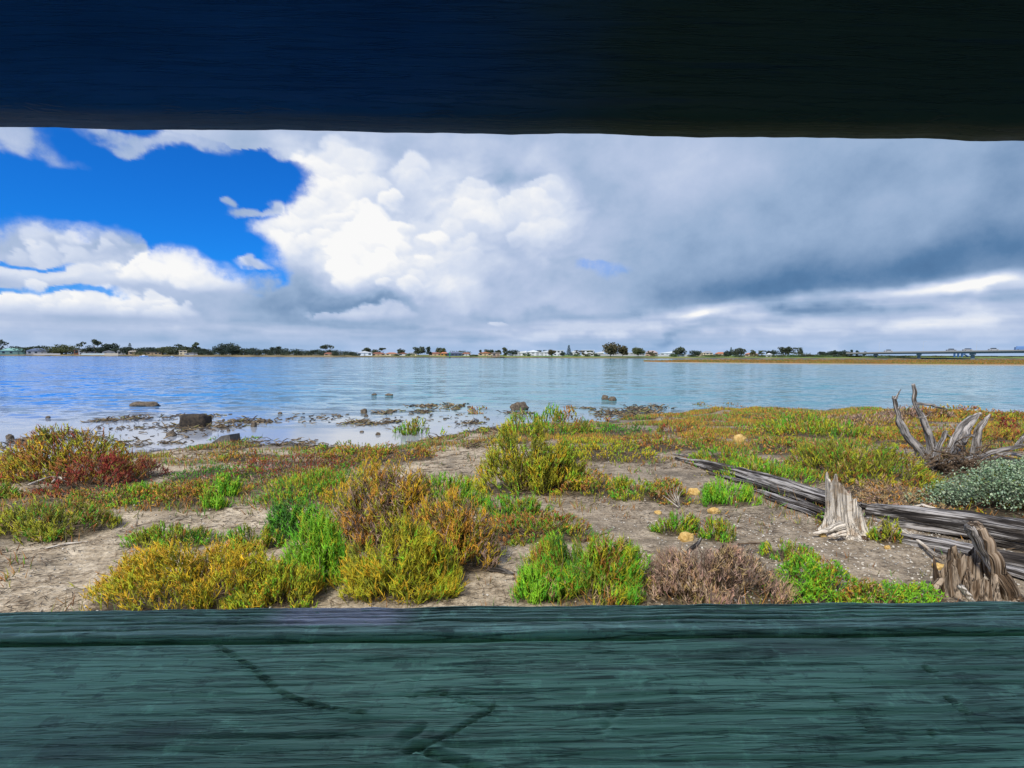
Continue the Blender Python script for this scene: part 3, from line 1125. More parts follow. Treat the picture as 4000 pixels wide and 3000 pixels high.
# palettes: (tip colour, weight) ... ; base colour ; shape
GREEN, LIME, DKGREEN = (0.095, 0.33, 0.012), (0.21, 0.45, 0.016), (0.035, 0.13, 0.014)
OLIVE, YOLIVE, GOLD = (0.18, 0.20, 0.012), (0.37, 0.37, 0.012), (0.55, 0.35, 0.012)
ORANGE, RUST, RED = (0.54, 0.25, 0.035), (0.30, 0.115, 0.022), (0.28, 0.035, 0.020)
DEAD, TAN, PINK = (0.21, 0.145, 0.105), (0.40, 0.27, 0.125), (0.42, 0.28, 0.20)
SAGE, SAGE2, WOODY = (0.20, 0.285, 0.165), (0.31, 0.39, 0.25), (0.060, 0.038, 0.020)
KINDS = {
    'green':  dict(pal=[(GREEN, 3), (LIME, 1.5), (YOLIVE, 2.6), (OLIVE, 3), (DKGREEN, 1.2), (TAN, .8), (RUST, 1)], base=OLIVE, up=1.6, ln=(.35, .62), j=.22, bend=.16),
    'lime':   dict(pal=[(LIME, 5), (GREEN, 4), (YOLIVE, 1.6), (OLIVE, 1), (TAN, .4)], base=GREEN, up=1.9, ln=(.40, .70), j=.20, bend=.14),
    'dkgreen': dict(pal=[(DKGREEN, 5), (GREEN, 3.5), (OLIVE, 1)], base=WOODY, up=1.0, ln=(.30, .5), j=.35, bend=.22),
    'brolive': dict(pal=[(OLIVE, 3), (YOLIVE, 2.4), (RUST, 2.6), (GOLD, 1.2), (RED, .5)], base=WOODY, up=1.2, ln=(.24, .42), j=.34, bend=.2),
    'olive':  dict(pal=[(OLIVE, 5), (YOLIVE, 4), (GREEN, 2), (RUST, 1.2), (TAN, .8)], base=WOODY, up=1.2, ln=(.28, .5), j=.32, bend=.25),
    'yolive': dict(pal=[(YOLIVE, 5), (GOLD, 2.2), (OLIVE, 3), (LIME, 1.4)], base=WOODY, up=1.3, ln=(.24, .42), j=.32, bend=.2),
    'gold':   dict(pal=[(GOLD, 5), (YOLIVE, 4), (ORANGE, 1.2), (OLIVE, 1)], base=OLIVE, up=1.3, ln=(.20, .36), j=.38, bend=.2),
    'orange': dict(pal=[(ORANGE, 3), (GOLD, 2.4), (DEAD, 3.4), (YOLIVE, 1.8), (PINK, .8), (OLIVE, 1.4)], base=WOODY, up=1.4, ln=(.20, .36), j=.36, bend=.2),
    'rust':   dict(pal=[(RUST, 4), (ORANGE, 2), (OLIVE, 3), (YOLIVE, 2), (RED, .6)], base=WOODY, up=1.1, ln=(.28, .5), j=.4, bend=.3),
    'mixed':  dict(pal=[(OLIVE, 3), (YOLIVE, 2.4), (RUST, 3.2), (GREEN, 1.6), (TAN, 1.2), (ORANGE, 2)], base=WOODY, up=1.0, ln=(.28, .5), j=.42, bend=.35),
    'red':    dict(pal=[(RED, 5), (RUST, 3), (DEAD, 1.2), (OLIVE, .8)], base=WOODY, up=1.0, ln=(.22, .38), j=.42, bend=.25),
    'redmat': dict(pal=[(RUST, 3), (RED, 1.8), (OLIVE, 2.4), (DEAD, 2), (GREEN, 1.2), (PINK, .8)], base=WOODY, up=1.0, ln=(.3, .5), j=.45, bend=.35),
    'dead':   dict(pal=[(DEAD, 4.5), (PINK, 2.2), (TAN, 2.2), (WOODY, 1.6)], base=WOODY, up=1.5, ln=(.35, .6), j=.32, bend=.45),
    'tan':    dict(pal=[(TAN, 4), (PINK, 2.2), (ORANGE, 1.4), (DEAD, 2)], base=WOODY, up=.8, ln=(.4, .7), j=.6, bend=.6),
    'sage':   dict(pal=[(SAGE, 5), (SAGE2, 4), (OLIVE, .8)], base=(.09, .11, .075), up=.9, ln=(.18, .3), j=.7, bend=.3),
    'feather': dict(pal=[(LIME, 5), (GREEN, 2.5), (YOLIVE, 2), (RUST, .6)], base=GREEN, up=1.0, ln=(.22, .4), j=.55, bend=.35),
}


def clump_mesh(name, C, rx, ry, h, kind, n, r, seed, rough_top=0.7, hole=0.0):
    rg = np.random.default_rng(seed)
    K = KINDS[kind]
    # tufts scattered over an uneven oval
    m = max(8, n // 11)
    th = rg.uniform(0, 2 * np.pi, m)
    q = np.sqrt(rg.uniform(0, 1, m))
    ragged = 1 + 0.55 * pn2(np.cos(th) * 1.7 + seed, np.sin(th) * 1.7, seed % 50)
    tx, ty = q * np.cos(th) * rx * ragged, q * np.sin(th) * ry * ragged
    gap = pn2(tx * 2.6 / max(rx, .12) + seed * .7, ty * 2.6 / max(rx, .12), 6)
    okt = np.where(gap > -0.28)[0]
    ti = okt[rg.integers(0, len(okt), n)]
    sg = 0.045 * (rx + ry) + 0.008
    X, Y = tx[ti] + rg.normal(0, sg, n), ty[ti] + rg.normal(0, sg, n)
    e2 = (X / rx) ** 2 + (Y / ry) ** 2
    keep = e2 < 1.7
    X, Y, e2, ti = X[keep], Y[keep], e2[keep], ti[keep]
    n = len(X)
    dome = np.sqrt(np.clip(1.06 - e2 / 1.15, 0.05, 1))
    fq = 2.2 / max(rx, 0.12)
    und = 1 + rough_top * (1.3 * pn2(X * fq + seed * .37, Y * fq, 3) + 0.7 * pn2(X * fq * 2.6, Y * fq * 2.6 + seed * .11, 4))
    und = und * rg.normal(1, 0.10, m)[ti]
    H = np.clip(h * 0.86 * dome * np.clip(und, .35, 1.3), 0.03, None)
    lo, hi = K['ln']
    L = np.clip(rg.uniform(lo, hi, n) * max(h, 0.10) * .78, 0.022, 0.13) * rg.uniform(0.7, 1.25, n)
    tipz = H * np.where(rg.random(n) < 0.62, rg.uniform(0.82, 1.06, n), rg.uniform(0.30, 0.85, n))
    tj = rg.normal(0, K['j'] * 0.6, (m, 3))[ti]
    D = np.stack([X / rx * 0.75, Y / ry * 0.75, np.full(n, K['up'])], 1) + rg.normal(0, K['j'] * 1.25, (n, 3)) * (1, 1, .5) + tj * (1, 1, .3)
    D /= np.linalg.norm(D, axis=1)[:, None]
    gx, gy = C[0] + X, C[1] + Y
    gz = np.maximum(ground_z(gx, gy), -0.01)
    tip = np.stack([gx, gy, gz + tipz], 1)
    base = tip - D * L[:, None]
    base[:, 2] = np.maximum(base[:, 2], gz - 0.01)
    pal = np.array([p[0] for p in K['pal']])
    w = np.array([p[1] for p in K['pal']], float)
    cum = np.cumsum(w / w.sum())
    # colours come in patches: smooth noise picks the palette entry, with single strays
    pick = 0.5 + 0.62 * pn2(X * fq * 0.9 + seed, Y * fq * 0.9 - seed * 2.0, 8) + rg.normal(0, 0.17, m)[ti] + rg.normal(0, 0.07, n)
    stray = rg.random(n) < 0.32
    pick[stray] = rg.random(stray.sum())
    order = rg.permutation(len(pal))
    cum2 = np.cumsum((w / w.sum())[order])
    idx = order[np.clip(np.searchsorted(cum2, np.clip(pick, 0, 0.999)), 0, len(pal) - 1)]
    c1 = pal[idx] * rg.normal(1, 0.16, (n, 1)).clip(0.55, 1.5) * rg.normal(1, 0.06, (n, 3))
    c0 = np.array(K['base']) * rg.uniform(0.5, 1.1, (n, 1)) * 0.65 + c1 * 0.25  # stem base colour, with shade between the stems darkened into it
    if kind == 'sage':
        V, f, Cc = leaves(base + D * (L * .4)[:, None], D, L * 0.28, L * 0.085, c1, rg)
        return make_mesh(name, V, f, col=np.clip(Cc, 0.004, 1), smooth=False)
    V, f, Cc = stems(base, D, L, r * rg.uniform(0.75, 1.3, n), c0, c1, K['bend'], rg=rg)
    # short fleshy side shoots, as on a branching glasswort
    k = 4
    bi = np.repeat(np.arange(n), k)
    t = rg.uniform(0.25, 0.95, n * k)
    b2 = base[bi] + D[bi] * (L[bi] * t)[:, None]
    D2 = D[bi] * 0.8 + rg.normal(0, 0.55, (n * k, 3)) + np.array((0, 0, 0.35))
    L2 = L[bi] * rg.uniform(0.25, 0.6, n * k)
    ca = c1[bi] * rg.normal(1.05, 0.14, (n * k, 1)).clip(.6, 1.6)
    V2, f2, C2 = spikes(b2, D2, L2, r * rg.uniform(0.95, 1.5, n * k), ca * .85, ca, rg)
    return make_mesh(name, np.vstack([V, V2]), np.vstack([f, f2 + len(V)]), col=np.clip(np.vstack([Cc, C2]), 0.004, 1), smooth=True)


def twig_mesh(name, C, rx, ry, h, n, r, seed, c=(0.17, 0.115, 0.07), spread=0.8):
    """woody stems rising from the root and forking"""
    rg = np.random.default_rng(seed)
    Vs, Fs, Cs, k0 = [], [], [], 0
    for i in range(n):
        a = rg.uniform(0, 2 * np.pi)
        q = rg.uniform(0.2, 1.0) * spread
        p0 = np.array((C[0] + rg.normal(0, rx * .18), C[1] + rg.normal(0, ry * .18), 0))
        p0[2] = max(float(ground_z(p0[0], p0[1])), 0) - 0.01
        end = np.array((C[0] + q * rx * math.cos(a), C[1] + q * ry * math.sin(a), p0[2] + h * rg.uniform(.35, .85) * math.sqrt(max(.1, 1 - q * q * .8))))
        mid = p0 * .5 + end * .5 + rg.normal(0, .10 * h, 3) + np.array((0, 0, -.06 * h))
        P = resample([p0, mid, end], 6)
        rad = r * rg.uniform(.7, 1.4)
        v, f, gr = tube(P, [rad, rad * .8, rad * .3], 4, cap=False)
        Vs.append(v)
        Fs.append(f[0] + k0)
        k0 += len(v)
        Cs.append(np.repeat(np.array(c)[None] * rg.uniform(.55, 1.7), len(v), 0))
    return make_mesh(name, np.concatenate(Vs), np.concatenate(Fs), col=np.concatenate(Cs))


_seed = [100]


def clump(label, x, y, w, h, kind, depth=0.62, dens=1.0, twigs=0, name=None, cat='shrub', group=None, rough=0.75, cap=4200):
    P = gpoint(x, y)
    d = float(np.dot(P - CAM, _f))
    rx = w / 2 * d / F * 1.18
    P = P.copy()
    if y < 2000 and depth <= 0.5:                     # mats run back from the eye much farther than they are wide
        ry = rx * min(1.25, depth * 2.4)
        P[1] += ry - rx * depth
    else:
        ry = rx * depth
    _seed[0] += 13
    sd = _seed[0]
    r = max(0.0024, 0.00062 * d)
    area_px = (w * 0.256) * (w * 0.256 * ry / rx * 2.0 / d + h * F / d * 0.256)
    n = int(np.clip(dens * 0.24 * area_px, 120, 2300))
    if kind == 'sage':
        n *= 9
    FOOT.append((P[0], P[1], rx, ry))
    loc = (P[0], P[1], max(float(ground_z(P[0], P[1])), 0.0))
    nm = name or {'sage': 'saltbush', 'dead': 'dead_samphire', 'tan': 'dead_samphire'}.get(kind, 'samphire_clump')
    o = thing(nm, label, cat, loc, group)
    me = clump_mesh('foliage', P, rx, ry, h, kind, n, r, sd, rough)
    fo = obj('foliage', me, M_PLANT, o)
    fo.matrix_parent_inverse = Matrix.Translation(-Vector(loc))
    if twigs:
        tw = obj('woody_stems', twig_mesh('woody_stems', P, rx, ry, h, twigs, max(.004, r * 1.3), sd + 5), M_PLANT, o)
        tw.matrix_parent_inverse = Matrix.Translation(-Vector(loc))
        tag(tw, kind='stuff')
    return o


G1 = 'samphire clumps on the near mudflat'
PLANTS = [
    # ---- near left
    ('golden yellow samphire bush against the sill at lower left', 770, 2325, 640, .38, 'gold', .60, 40),
    ('yellow bushlet at the foot of the upright lime stems by the sill', 1090, 2350, 300, .27, 'yolive', .6, 10),
    ('tall upright bright green samphire stems right of the golden bush', 1230, 2270, 230, .48, 'lime', .6, 14),
    ('orange brown bush with dead grey twigs, tallest in the foreground', 1500, 2120, 430, .66, 'orange', .55, 60),
    ('golden olive bush in front of the orange brown bush', 1560, 2300, 400, .46, 'yolive', .6, 40),
    ('dull gold bush on the right flank of the orange brown bush', 1760, 2200, 320, .52, 'orange', .6, 40),
    ('dark green samphire clump left of the orange brown bush', 1165, 2085, 250, .30, 'dkgreen', .6, 16),
    ('lime samphire clump with reddish tips on pale mud, lower left', 690, 2120, 320, .17, 'green', .5, 10),
    ('small lime and tan clump left of the upright lime stems', 990, 2135, 230, .18, 'green', .5, 8),
    ('olive bush crown above the red bush by the left shore', 250, 1862, 450, .68, 'brolive', .55, 24),
    ('dark red samphire bush in front of the olive crown', 290, 1915, 330, .38, 'red', .5, 14),
    ('wispy olive samphire mat below the red bush', 190, 2075, 420, .26, 'olive', .55, 24),
    ('olive clump cut by the left picture edge beside the red bush', 0, 1945, 130, .24, 'olive', .6, 6),
    ('rust and tan straggling stems between red bush and wispy mat', 330, 1985, 260, .16, 'mixed', .5, 14),
    ('bright green low tuft right of the red bush', 455, 1965, 210, .15, 'lime', .5, 0),
    ('brown and green mat between two bright green tufts on the left', 640, 1975, 320, .19, 'mixed', .5, 12),
    ('vivid green tuft, the larger one above the pale mud patch', 870, 1935, 180, .24, 'lime', .55, 0),
    ('vivid green tuft, the smaller and nearer of the left pair', 825, 1990, 120, .22, 'lime', .6, 0),
    ('bluish green low strip along the muddy beach', 790, 1880, 310, .12, 'dkgreen', .4, 0),
    ('reddish brown samphire mat at the edge of the mud, centre left', 1090, 1868, 470, .20, 'redmat', .45, 14),
    ('rust fringe behind the reddish mat near the wrack line', 930, 1800, 220, .14, 'rust', .4, 0),
    ('olive and rust mat ending at the bare beach', 1420, 1815, 400, .24, 'mixed', .45, 12),
    ('grey green mat beside the wrack, behind the golden tuft', 1330, 1775, 230, .2, 'olive', .45, 0),
    ('small golden tuft in the olive and rust mat', 1465, 1850, 110, .26, 'gold', .7, 4),
    ('green and olive mat behind the orange brown bush', 1180, 1955, 360, .22, 'green', .5, 8),
    ('golden clump on the left behind the orange brown bush', 1330, 1985, 200, .24, 'gold', .5, 6),
    ('green clump with one golden spire right of the orange bush', 1740, 1965, 310, .30, 'green', .55, 12),
    ('small olive and brown tuft at the far end of the muddy path', 1610, 1800, 150, .14, 'rust', .45, 0),
    # ---- centre
    ('fan shaped olive shrub with bare lower twigs, centre of the shore', 2050, 1915, 330, .80, 'yolive', .55, 70),
    ('olive side branch mass joined right of the fan shaped shrub', 2190, 1900, 200, .54, 'olive', .6, 30),
    ('green tussock mound standing at the water edge, centre', 2130, 1695, 290, .60, 'green', .6, 10),
    ('brownish tuft crowning the green tussock mound', 2200, 1640, 150, .40, 'rust', .6, 0),
    ('yellow olive mat on the low bank right of the fan shaped shrub', 2380, 1795, 370, .24, 'yolive', .45, 10),
    ('golden brown sprawling mat below the fan shaped shrub', 2090, 2090, 380, .20, 'mixed', .5, 24),
    ('green clump between the fan shaped shrub and the sprawling mat', 2000, 2010, 240, .20, 'green', .5, 10),
    ('twiggy brown clump with green tips right of the fan shrub', 2300, 1930, 230, .20, 'mixed', .5, 30),
    ('green clump with red stems left of the bleached twigs', 2470, 1945, 190, .19, 'green', .5, 8),
    ('olive clump holding a fan of bleached bare twigs', 2620, 1960, 190, .20, 'mixed', .5, 20),
    ('vivid green grassy tuft beside the upper end of the log', 2830, 1965, 200, .25, 'lime', .55, 0),
    ('green clump just left of the ochre stone', 2650, 2080, 170, .18, 'green', .55, 6),
    ('green clump just right of the ochre stone', 2800, 2110, 130, .20, 'green', .6, 6),
    ('green and olive bush against the sill, right of centre', 2300, 2290, 470, .35, 'green', .6, 30),
    ('yellow green outlier at the sill left of the green olive bush', 2110, 2330, 200, .22, 'lime', .6, 8),
    ('pinkish brown dead bush against the sill', 2760, 2310, 460, .28, 'dead', .6, 50),
    ('feathery lime clump at the sill right of the dead bush', 3180, 2320, 290, .23, 'feather', .6, 10),
    ('low feathery lime strip along the sill near the split stump', 3520, 2345, 300, .12, 'feather', .5, 0),
    ('red tipped green strip between the two feathery lime clumps', 3370, 2345, 200, .13, 'mixed', .5, 4),
    ('small green olive clump alone on shelly mud', 3070, 2175, 190, .13, 'green', .5, 6),
    ('little green plant growing in front of the pale stump', 3465, 2115, 95, .22, 'olive', .7, 10),
    ('tiny green sprig at the left foot of the pale stump', 3240, 2050, 90, .14, 'olive', .6, 4),
    # ---- right
    ('orange rust clump on the bank near the water, right of centre', 2660, 1690, 160, .26, 'rust', .6, 4),
    ('dark green reedy strip behind the yellow olive mat', 2440, 1700, 240, .20, 'dkgreen', .4, 0),
    ('rust and olive mat between the wrack and the orange clump', 2560, 1760, 220, .20, 'mixed', .5, 6),
    ('olive brown mound right behind the pale sandstone lump', 2780, 1755, 260, .18, 'mixed', .5, 6),
    ('bright green clump above the log, upper end', 2880, 1825, 250, .20, 'green', .5, 4),
    ('wide yellow green mat along the far side of the log', 3050, 1885, 330, .20, 'green', .5, 4),
    ('bright green mound in the middle of the right marsh', 3280, 1705, 360, .36, 'green', .5, 4),
    ('olive patch under the bright green mound', 3130, 1775, 250, .20, 'mixed', .5, 4),
    ('brown olive patch left of the bright green mound', 3030, 1700, 240, .18, 'mixed', .45, 4),
    ('dark olive bush between the pale stump and the dead tree', 3440, 1885, 390, .46, 'olive', .5, 16),
    ('tan dead mat lying behind the log, right of the pale stump', 3580, 1985, 320, .14, 'tan', .5, 30),
    ('rusty outlier at the right end of the tan dead mat', 3770, 2030, 150, .12, 'rust', .5, 6),
    ('large grey green saltbush at the right picture edge', 3960, 1990, 540, .48, 'sage', .55, 20),
    ('small grey green saltbush patch beyond the dead tree', 3880, 1765, 170, .16, 'sage', .5, 0),
    ('rust strip of samphire farthest out on the point', 2830, 1592, 240, .12, 'rust', .35, 0),
    ('olive rust band along the water, right of the point', 3090, 1645, 380, .20, 'mixed', .4, 0),
    ('grey pink dead bush along the water, left of the dead tree', 3460, 1665, 250, .26, 'dead', .5, 10),
    ('grey brown bush behind the thin dead branches', 3660, 1645, 230, .30, 'dead', .5, 10),
    ('orange olive bushes lining the water at far right', 3860, 1640, 420, .30, 'rust', .45, 8),
    ('crimson bush in the orange scrub at far right', 3915, 1680, 95, .28, 'red', .7, 0),
    ('orange olive scrub by the right edge below the crimson bush', 3990, 1745, 240, .28, 'rust', .5, 6),
    ('olive rust scrub between the bright green mound and the dead tree', 3560, 1740, 260, .22, 'mixed', .45, 6),
    ('rust scrub seen through the dead tree roots', 3760, 1740, 260, .24, 'rust', .5, 6),
    # ---- out in the shallows
    ('green tuft standing alone in the shallow water', 1615, 1697, 175, .40, 'green', .55, 0),
    ('small rust green islet tuft farther out in the shallows', 1862, 1612, 130, .20, 'rust', .4, 0),
    ('low green strip on the mud behind the grey slab', 890, 1722, 170, .10, 'green', .4, 0),
    ('sparse green fringe in the water right of the tussock mound', 2300, 1690, 150, .16, 'green', .5, 0),
    ('little rust tuft in the inlet left of the dark reedy strip', 2370, 1655, 110, .16, 'rust', .5, 0),
    ('low olive tuft at the tip of the beach by the dark wrack', 1870, 1690, 110, .14, 'olive', .5, 0),
    ('small brown tuft at the water edge left of the orange clump', 2500, 1640, 110, .16, 'rust', .5, 0),
]
for q in PLANTS:
    lab, x, y, w, h, kind, dep, tw = q
    clump(lab, x, y, w, h, kind, dep, 1.0, tw, group=G1)

_bare = []
for x, y, rx, ry in [(2350, 2050, 260, 110), (3000, 2150, 420, 120), (3350, 2230, 300, 110), (2750, 1810, 130, 40), (1700, 1800, 260, 90),
                     (400, 2250, 420, 110), (2900, 2030, 260, 70), (2430, 1860, 140, 40), (1950, 2280, 130, 110), (800, 2050, 260, 50),
                     (150, 2280, 300, 110), (650, 2260, 200, 60), (1000, 1775, 300, 25), (1650, 1850, 120, 60), (150, 1790, 300, 30)]:
    P = gpoint(x, y)
    d = np.dot(P - CAM, _f)
    Pa, Pb = gpoint(x, y - ry), gpoint(x, y + ry)
    _bare.append((P[0], P[1], rx * d / F, abs(Pa[1] - Pb[1]) / 2))


def cover_density(X, Y):
    s = shore_y(X) - Y
    right = np.maximum(sstep(X - 0.12 * Y, 0.6, 2.2), 0.8 * sstep(fbm(X * .45, Y * .6, 3, 97), -.22, .1))
    bare = np.zeros(X.shape)
    for bx, by, ax, ay in _bare:
        bare = np.maximum(bare, np.exp(-((X - bx) / ax) ** 2 - ((Y - by) / ay) ** 2))
    nz = fbm(X * 0.8, Y * 0.8, 4, 77) + 0.20
    far_r = sstep(Y, 7.5, 10.5)
    lim = sstep(Y, 1.5, 3.0)
    return lim * np.clip(nz * 2.6, 0, 1) * right * (0.34 + 0.66 * np.maximum(far_r, .5 * (X < .5))) * sstep(s, 0.15, 0.6) * (1 - bare)


def ground_cover():
    rg = np.random.default_rng(501)
    n = 130000
    X = rg.uniform(-14, 26, n)
    Y = rg.uniform(3.0, 19, n)
    dens = cover_density(X, Y) + 0.02 * sstep(shore_y(X) - Y, .3, 1)
    keep = rg.random(n) < dens
    X, Y = X[keep], Y[keep]
    k = 5
    X = np.repeat(X, k) + rg.normal(0, .045, len(X) * k)
    Y = np.repeat(Y, k) + rg.normal(0, .045, len(Y) * k)
    n = len(X)
    dist = np.hypot(X, Y)
    H = 0.055 + 0.09 * np.clip(fbm(X * 1.1, Y * 1.1, 3, 79) + .4, 0, 1)
    D = np.stack([rg.normal(0, .45, n), rg.normal(0, .45, n), np.ones(n)], 1)
    pal = np.array([OLIVE, RUST, YOLIVE, ORANGE, (.10, .10, .012), RUST, GREEN, TAN, DKGREEN])
    pick = 0.5 + .55 * fbm(X * .5, Y * .7, 3, 83) + rg.normal(0, .12, n)
    idx = np.clip((pick * len(pal)).astype(int), 0, len(pal) - 1)
    stray = rg.random(n) < .25
    idx[stray] = rg.integers(0, len(pal), stray.sum())
    c1 = pal[idx] * rg.normal(1, .16, (n, 1)).clip(.5, 1.5)
    c0 = np.array(WOODY) * .6 + c1 * .4
    base = np.stack([X, Y, ground_z(X, Y) - .005], 1)
    V, f, C = spikes(base, D, H * rg.uniform(.7, 1.2, n), np.maximum(.0030, .00085 * dist) * rg.uniform(.8, 1.3, n), c0, c1, rg)
    o = obj('ground_cover', make_mesh('ground_cover', V, f, col=C), M_PLANT)
    tag(o, 'low olive and rust samphire spreading over the near marsh', 'ground cover', kind='stuff')


ground_cover()
build_ground()


def litter():
    rg = np.random.default_rng(601)
    # fallen dead stems lying on the mud
    n = 26000
    Y = rg.uniform(2.9, 14, n) ** 1.0
    X = rg.uniform(-1.05, 1.05, n) * Y
    s = shore_y(X) - Y
    ok = (s > -0.4) & (fbm(X * .8, Y * .8, 3, 91) > -.25)
    X, Y = X[ok], Y[ok]
    n = len(X)
    a = rg.normal(0, .8, n)
    D = np.stack([np.cos(a), np.sin(a), rg.normal(.03, .12, n)], 1)
    L = rg.uniform(.03, .16, n) * np.where(rg.random(n) < .06, 2.2, 1)
    pal = np.array([(.10, .07, .045), (.24, .165, .10), (.045, .035, .028), (.38, .28, .18)])
    c = pal[rg.choice(4, n, p=[.36, .28, .22, .14])]
    d = np.hypot(X, Y)
    base = np.stack([X, Y, ground_z(X, Y) + ground_detail(X, Y) + .006], 1)
    V, f, C = spikes(base, D, L, np.maximum(.0020, .0005 * d), c, c * 1.1, rg)
    o = obj('twig_litter', make_mesh('twig_litter', V, f, col=C), M_PLANT)
    tag(o, 'dead twigs littering the mud of the near shore', 'twigs', kind='stuff')
    # wrack: drifts of dead stems and weed left in the shallows
    V_, F_, C_, k0 = [], [], [], 0
    drifts = [(480, 1638, 260, 14, 260), (640, 1672, 420, 16, 260), (310, 1705, 300, 16, 260), (560, 1735, 330, 14, 240), (860, 1655, 330, 24, 420),
              (1010, 1648, 150, 10, 160), (60, 1735, 170, 40, 320), (700, 1630, 360, 10, 130), (980, 1750, 330, 36, 620), (1230, 1745, 160, 24, 240),
              (1370, 1650, 120, 12, 160), (1480, 1653, 130, 12, 180), (1650, 1590, 120, 10, 160), (1760, 1588, 130, 16, 180), (1500, 1610, 100, 8, 120),
              (1650, 1612, 90, 10, 120), (1930, 1685, 130, 18, 240), (1680, 1722, 220, 12, 200), (1990, 1615, 190, 8, 160), (2430, 1628, 230, 26, 620),
              (2480, 1605, 180, 14, 260), (1830, 1655, 120, 12, 90), (2280, 1598, 110, 6, 60), (2560, 1600, 200, 18, 240), (1450, 1625, 400, 24, 60),
              (1750, 1640, 400, 40, 90), (600, 1690, 700, 50, 160), (1930, 1735, 240, 14, 130), (1180, 1640, 320, 26, 80), (2250, 1660, 200, 16, 60)]
    for x, y, wx, wy, n in drifts:
        n = int(n * .62)
        qx = np.clip(rg.normal(0, .4, n), -1, 1)
        lump = rg.integers(0, 6, n)
        cx, cy = rg.uniform(-.8, .8, 6), rg.uniform(-.7, .7, 6)
        qx = np.clip(cx[lump] + rg.normal(0, .2, n), -1.1, 1.1)
        qy = np.clip(cy[lump] + rg.normal(0, .25, n), -1.1, 1.1)
        P = gpoint(x, y)
        d = np.dot(P - CAM, _f)
        Pa, Pb = gpoint(x, y - wy), gpoint(x, y + wy)
        X = P[0] + qx * wx / 2 * d / F
        Y = P[1] + qy * abs(Pa[1] - Pb[1]) / 2
        a = rg.normal(0, .45, n) + np.where(rg.random(n) < .5, np.pi, 0)
        D = np.stack([np.cos(a), np.sin(a), rg.normal(.05, .22, n)], 1)
        L = rg.uniform(.05, .26, n)
        pal = np.array([(.07, .05, .03), (.16, .115, .06), (.28, .21, .12), (.03, .024, .018), (.20, .19, .05)])
        c = pal[rg.choice(5, n, p=[.34, .28, .14, .16, .08])]
        z = np.maximum(ground_z(X, Y), 0) + rg.uniform(.002, .022, n)
        v, f, C = stems(np.stack([X, Y, z], 1), D, L, .0009 * d * rg.uniform(.7, 1.4, n), c, c, .5, rg=rg)
        V_.append(v)
        F_.append(f + k0)
        C_.append(C)
        k0 += len(v)
    o = obj('wrack', make_mesh('wrack', np.concatenate(V_), np.concatenate(F_), col=np.concatenate(C_)), M_PLANT)
    tag(o, 'dark drifts of dead weed and stems in the shallow water', 'wrack', kind='stuff')
    # shell grit
    n = 2600
    zone = rg.random(n)
    X = np.empty(n)
    Y = np.empty(n)
    for i in range(n):
        if zone[i] < .62:
            X[i], Y[i] = rg.normal(2.9, 1.1), rg.uniform(3.2, 5.2)
        else:
            Y[i] = rg.uniform(3.2, 9)
            X[i] = rg.uniform(-1, 1) * Y[i]
    d = np.hypot(X, Y)
    sz = rg.uniform(.004, .011, n)
    c = np.array((.62, .58, .50)) * rg.uniform(.55, 1.1, (n, 1))
    a = rg.uniform(0, 2 * np.pi, n)
    D = np.stack([np.cos(a), np.sin(a), rg.uniform(-.2, .5, n)], 1)
    base = np.stack([X, Y, ground_z(X, Y) + ground_detail(X, Y) + .004], 1)
    V, f, C = stems(base, D, sz * 2, sz * .8, c, c, .1, midr=.9, rg=rg)
    o = obj('shell_grit', make_mesh('shell_grit', V, f, col=C), M_PLANT)
    tag(o, 'small white shell fragments strewn over the mud', 'shells', kind='stuff')


litter()

# ------------------------------------------------------------------ driftwood, stumps, stones
def mat_wood(name, dark, mid, pale, bias=0.0, warm=None, along=3.0, cracks=.8):
    m, gg, b = new_mat(name)
    c, v = gg.attr('Grain')
    x, y, z = gg.sep(v)
    q = gg.comb(x * 26.0, y * 26.0, z * along)
    n1 = gg.noise(q, 1.0, 5, 0.6, 0.3)
    n2 = gg.noise(gg.comb(x * 95.0, y * 95.0, z * along * 1.4), 1.0, 4, 0.6)
    n3 = gg.noise(gg.comb(x * 6.0, y * 6.0, z * 1.4), 1.0, 4, 0.55)
    f = n1 * 0.6 + n2 * 0.35 + (n3 - 0.5) * 0.55 + 0.03 + bias
    cc = gg.ramp(f, [(0.34, dark), (0.46, mid), (0.54, pale), (0.70, tuple(min(1, p * 1.25) for p in pale))])
    ck = (gg.noise(gg.comb(x * 17.0, y * 17.0, z * along * .45), 1.0, 4, 0.6, 0.2) - 0.5).absv()
    cc = gg.mix((1.0 - ck.sm(0.0, 0.030)) * cracks, cc, tuple(q * .6 for q in dark))
    if warm:
        cc = gg.mix(gg.noise(gg.pos(), 9.0, 4, 0.6).sm(0.50, 0.62) * 0.6, cc, warm)
    nb = gg.bump(n1 * 0.7 + n2 * 0.6 + ck.sm(0.0, 0.06) * 0.8, 1.0, 0.016)
    setb(gg, b, Base_Color=cc, Roughness=0.85, Normal=nb)
    put(gg.t, b.inputs['Specular IOR Level'], 0.2)
    return m


M_LOG = mat_wood('charred_grey_log', (0.012, 0.010, 0.009), (0.060, 0.050, 0.042), (0.36, 0.34, 0.32), bias=-0.02, along=1.6)
M_PALE = mat_wood('bleached_stump_wood', (0.05, 0.036, 0.026), (0.36, 0.30, 0.23), (0.60, 0.54, 0.45), bias=0.13, warm=(0.30, 0.20, 0.11), along=1.6, cracks=.6)
M_GREY = mat_wood('grey_dead_wood', (0.035, 0.028, 0.022), (0.12, 0.10, 0.08), (0.38, 0.35, 0.32), bias=0.06, along=2.5)
M_BROWN = mat_wood('rotting_brown_wood', (0.022, 0.015, 0.010), (0.13, 0.085, 0.05), (0.36, 0.28, 0.20), bias=0.0, along=2.2)


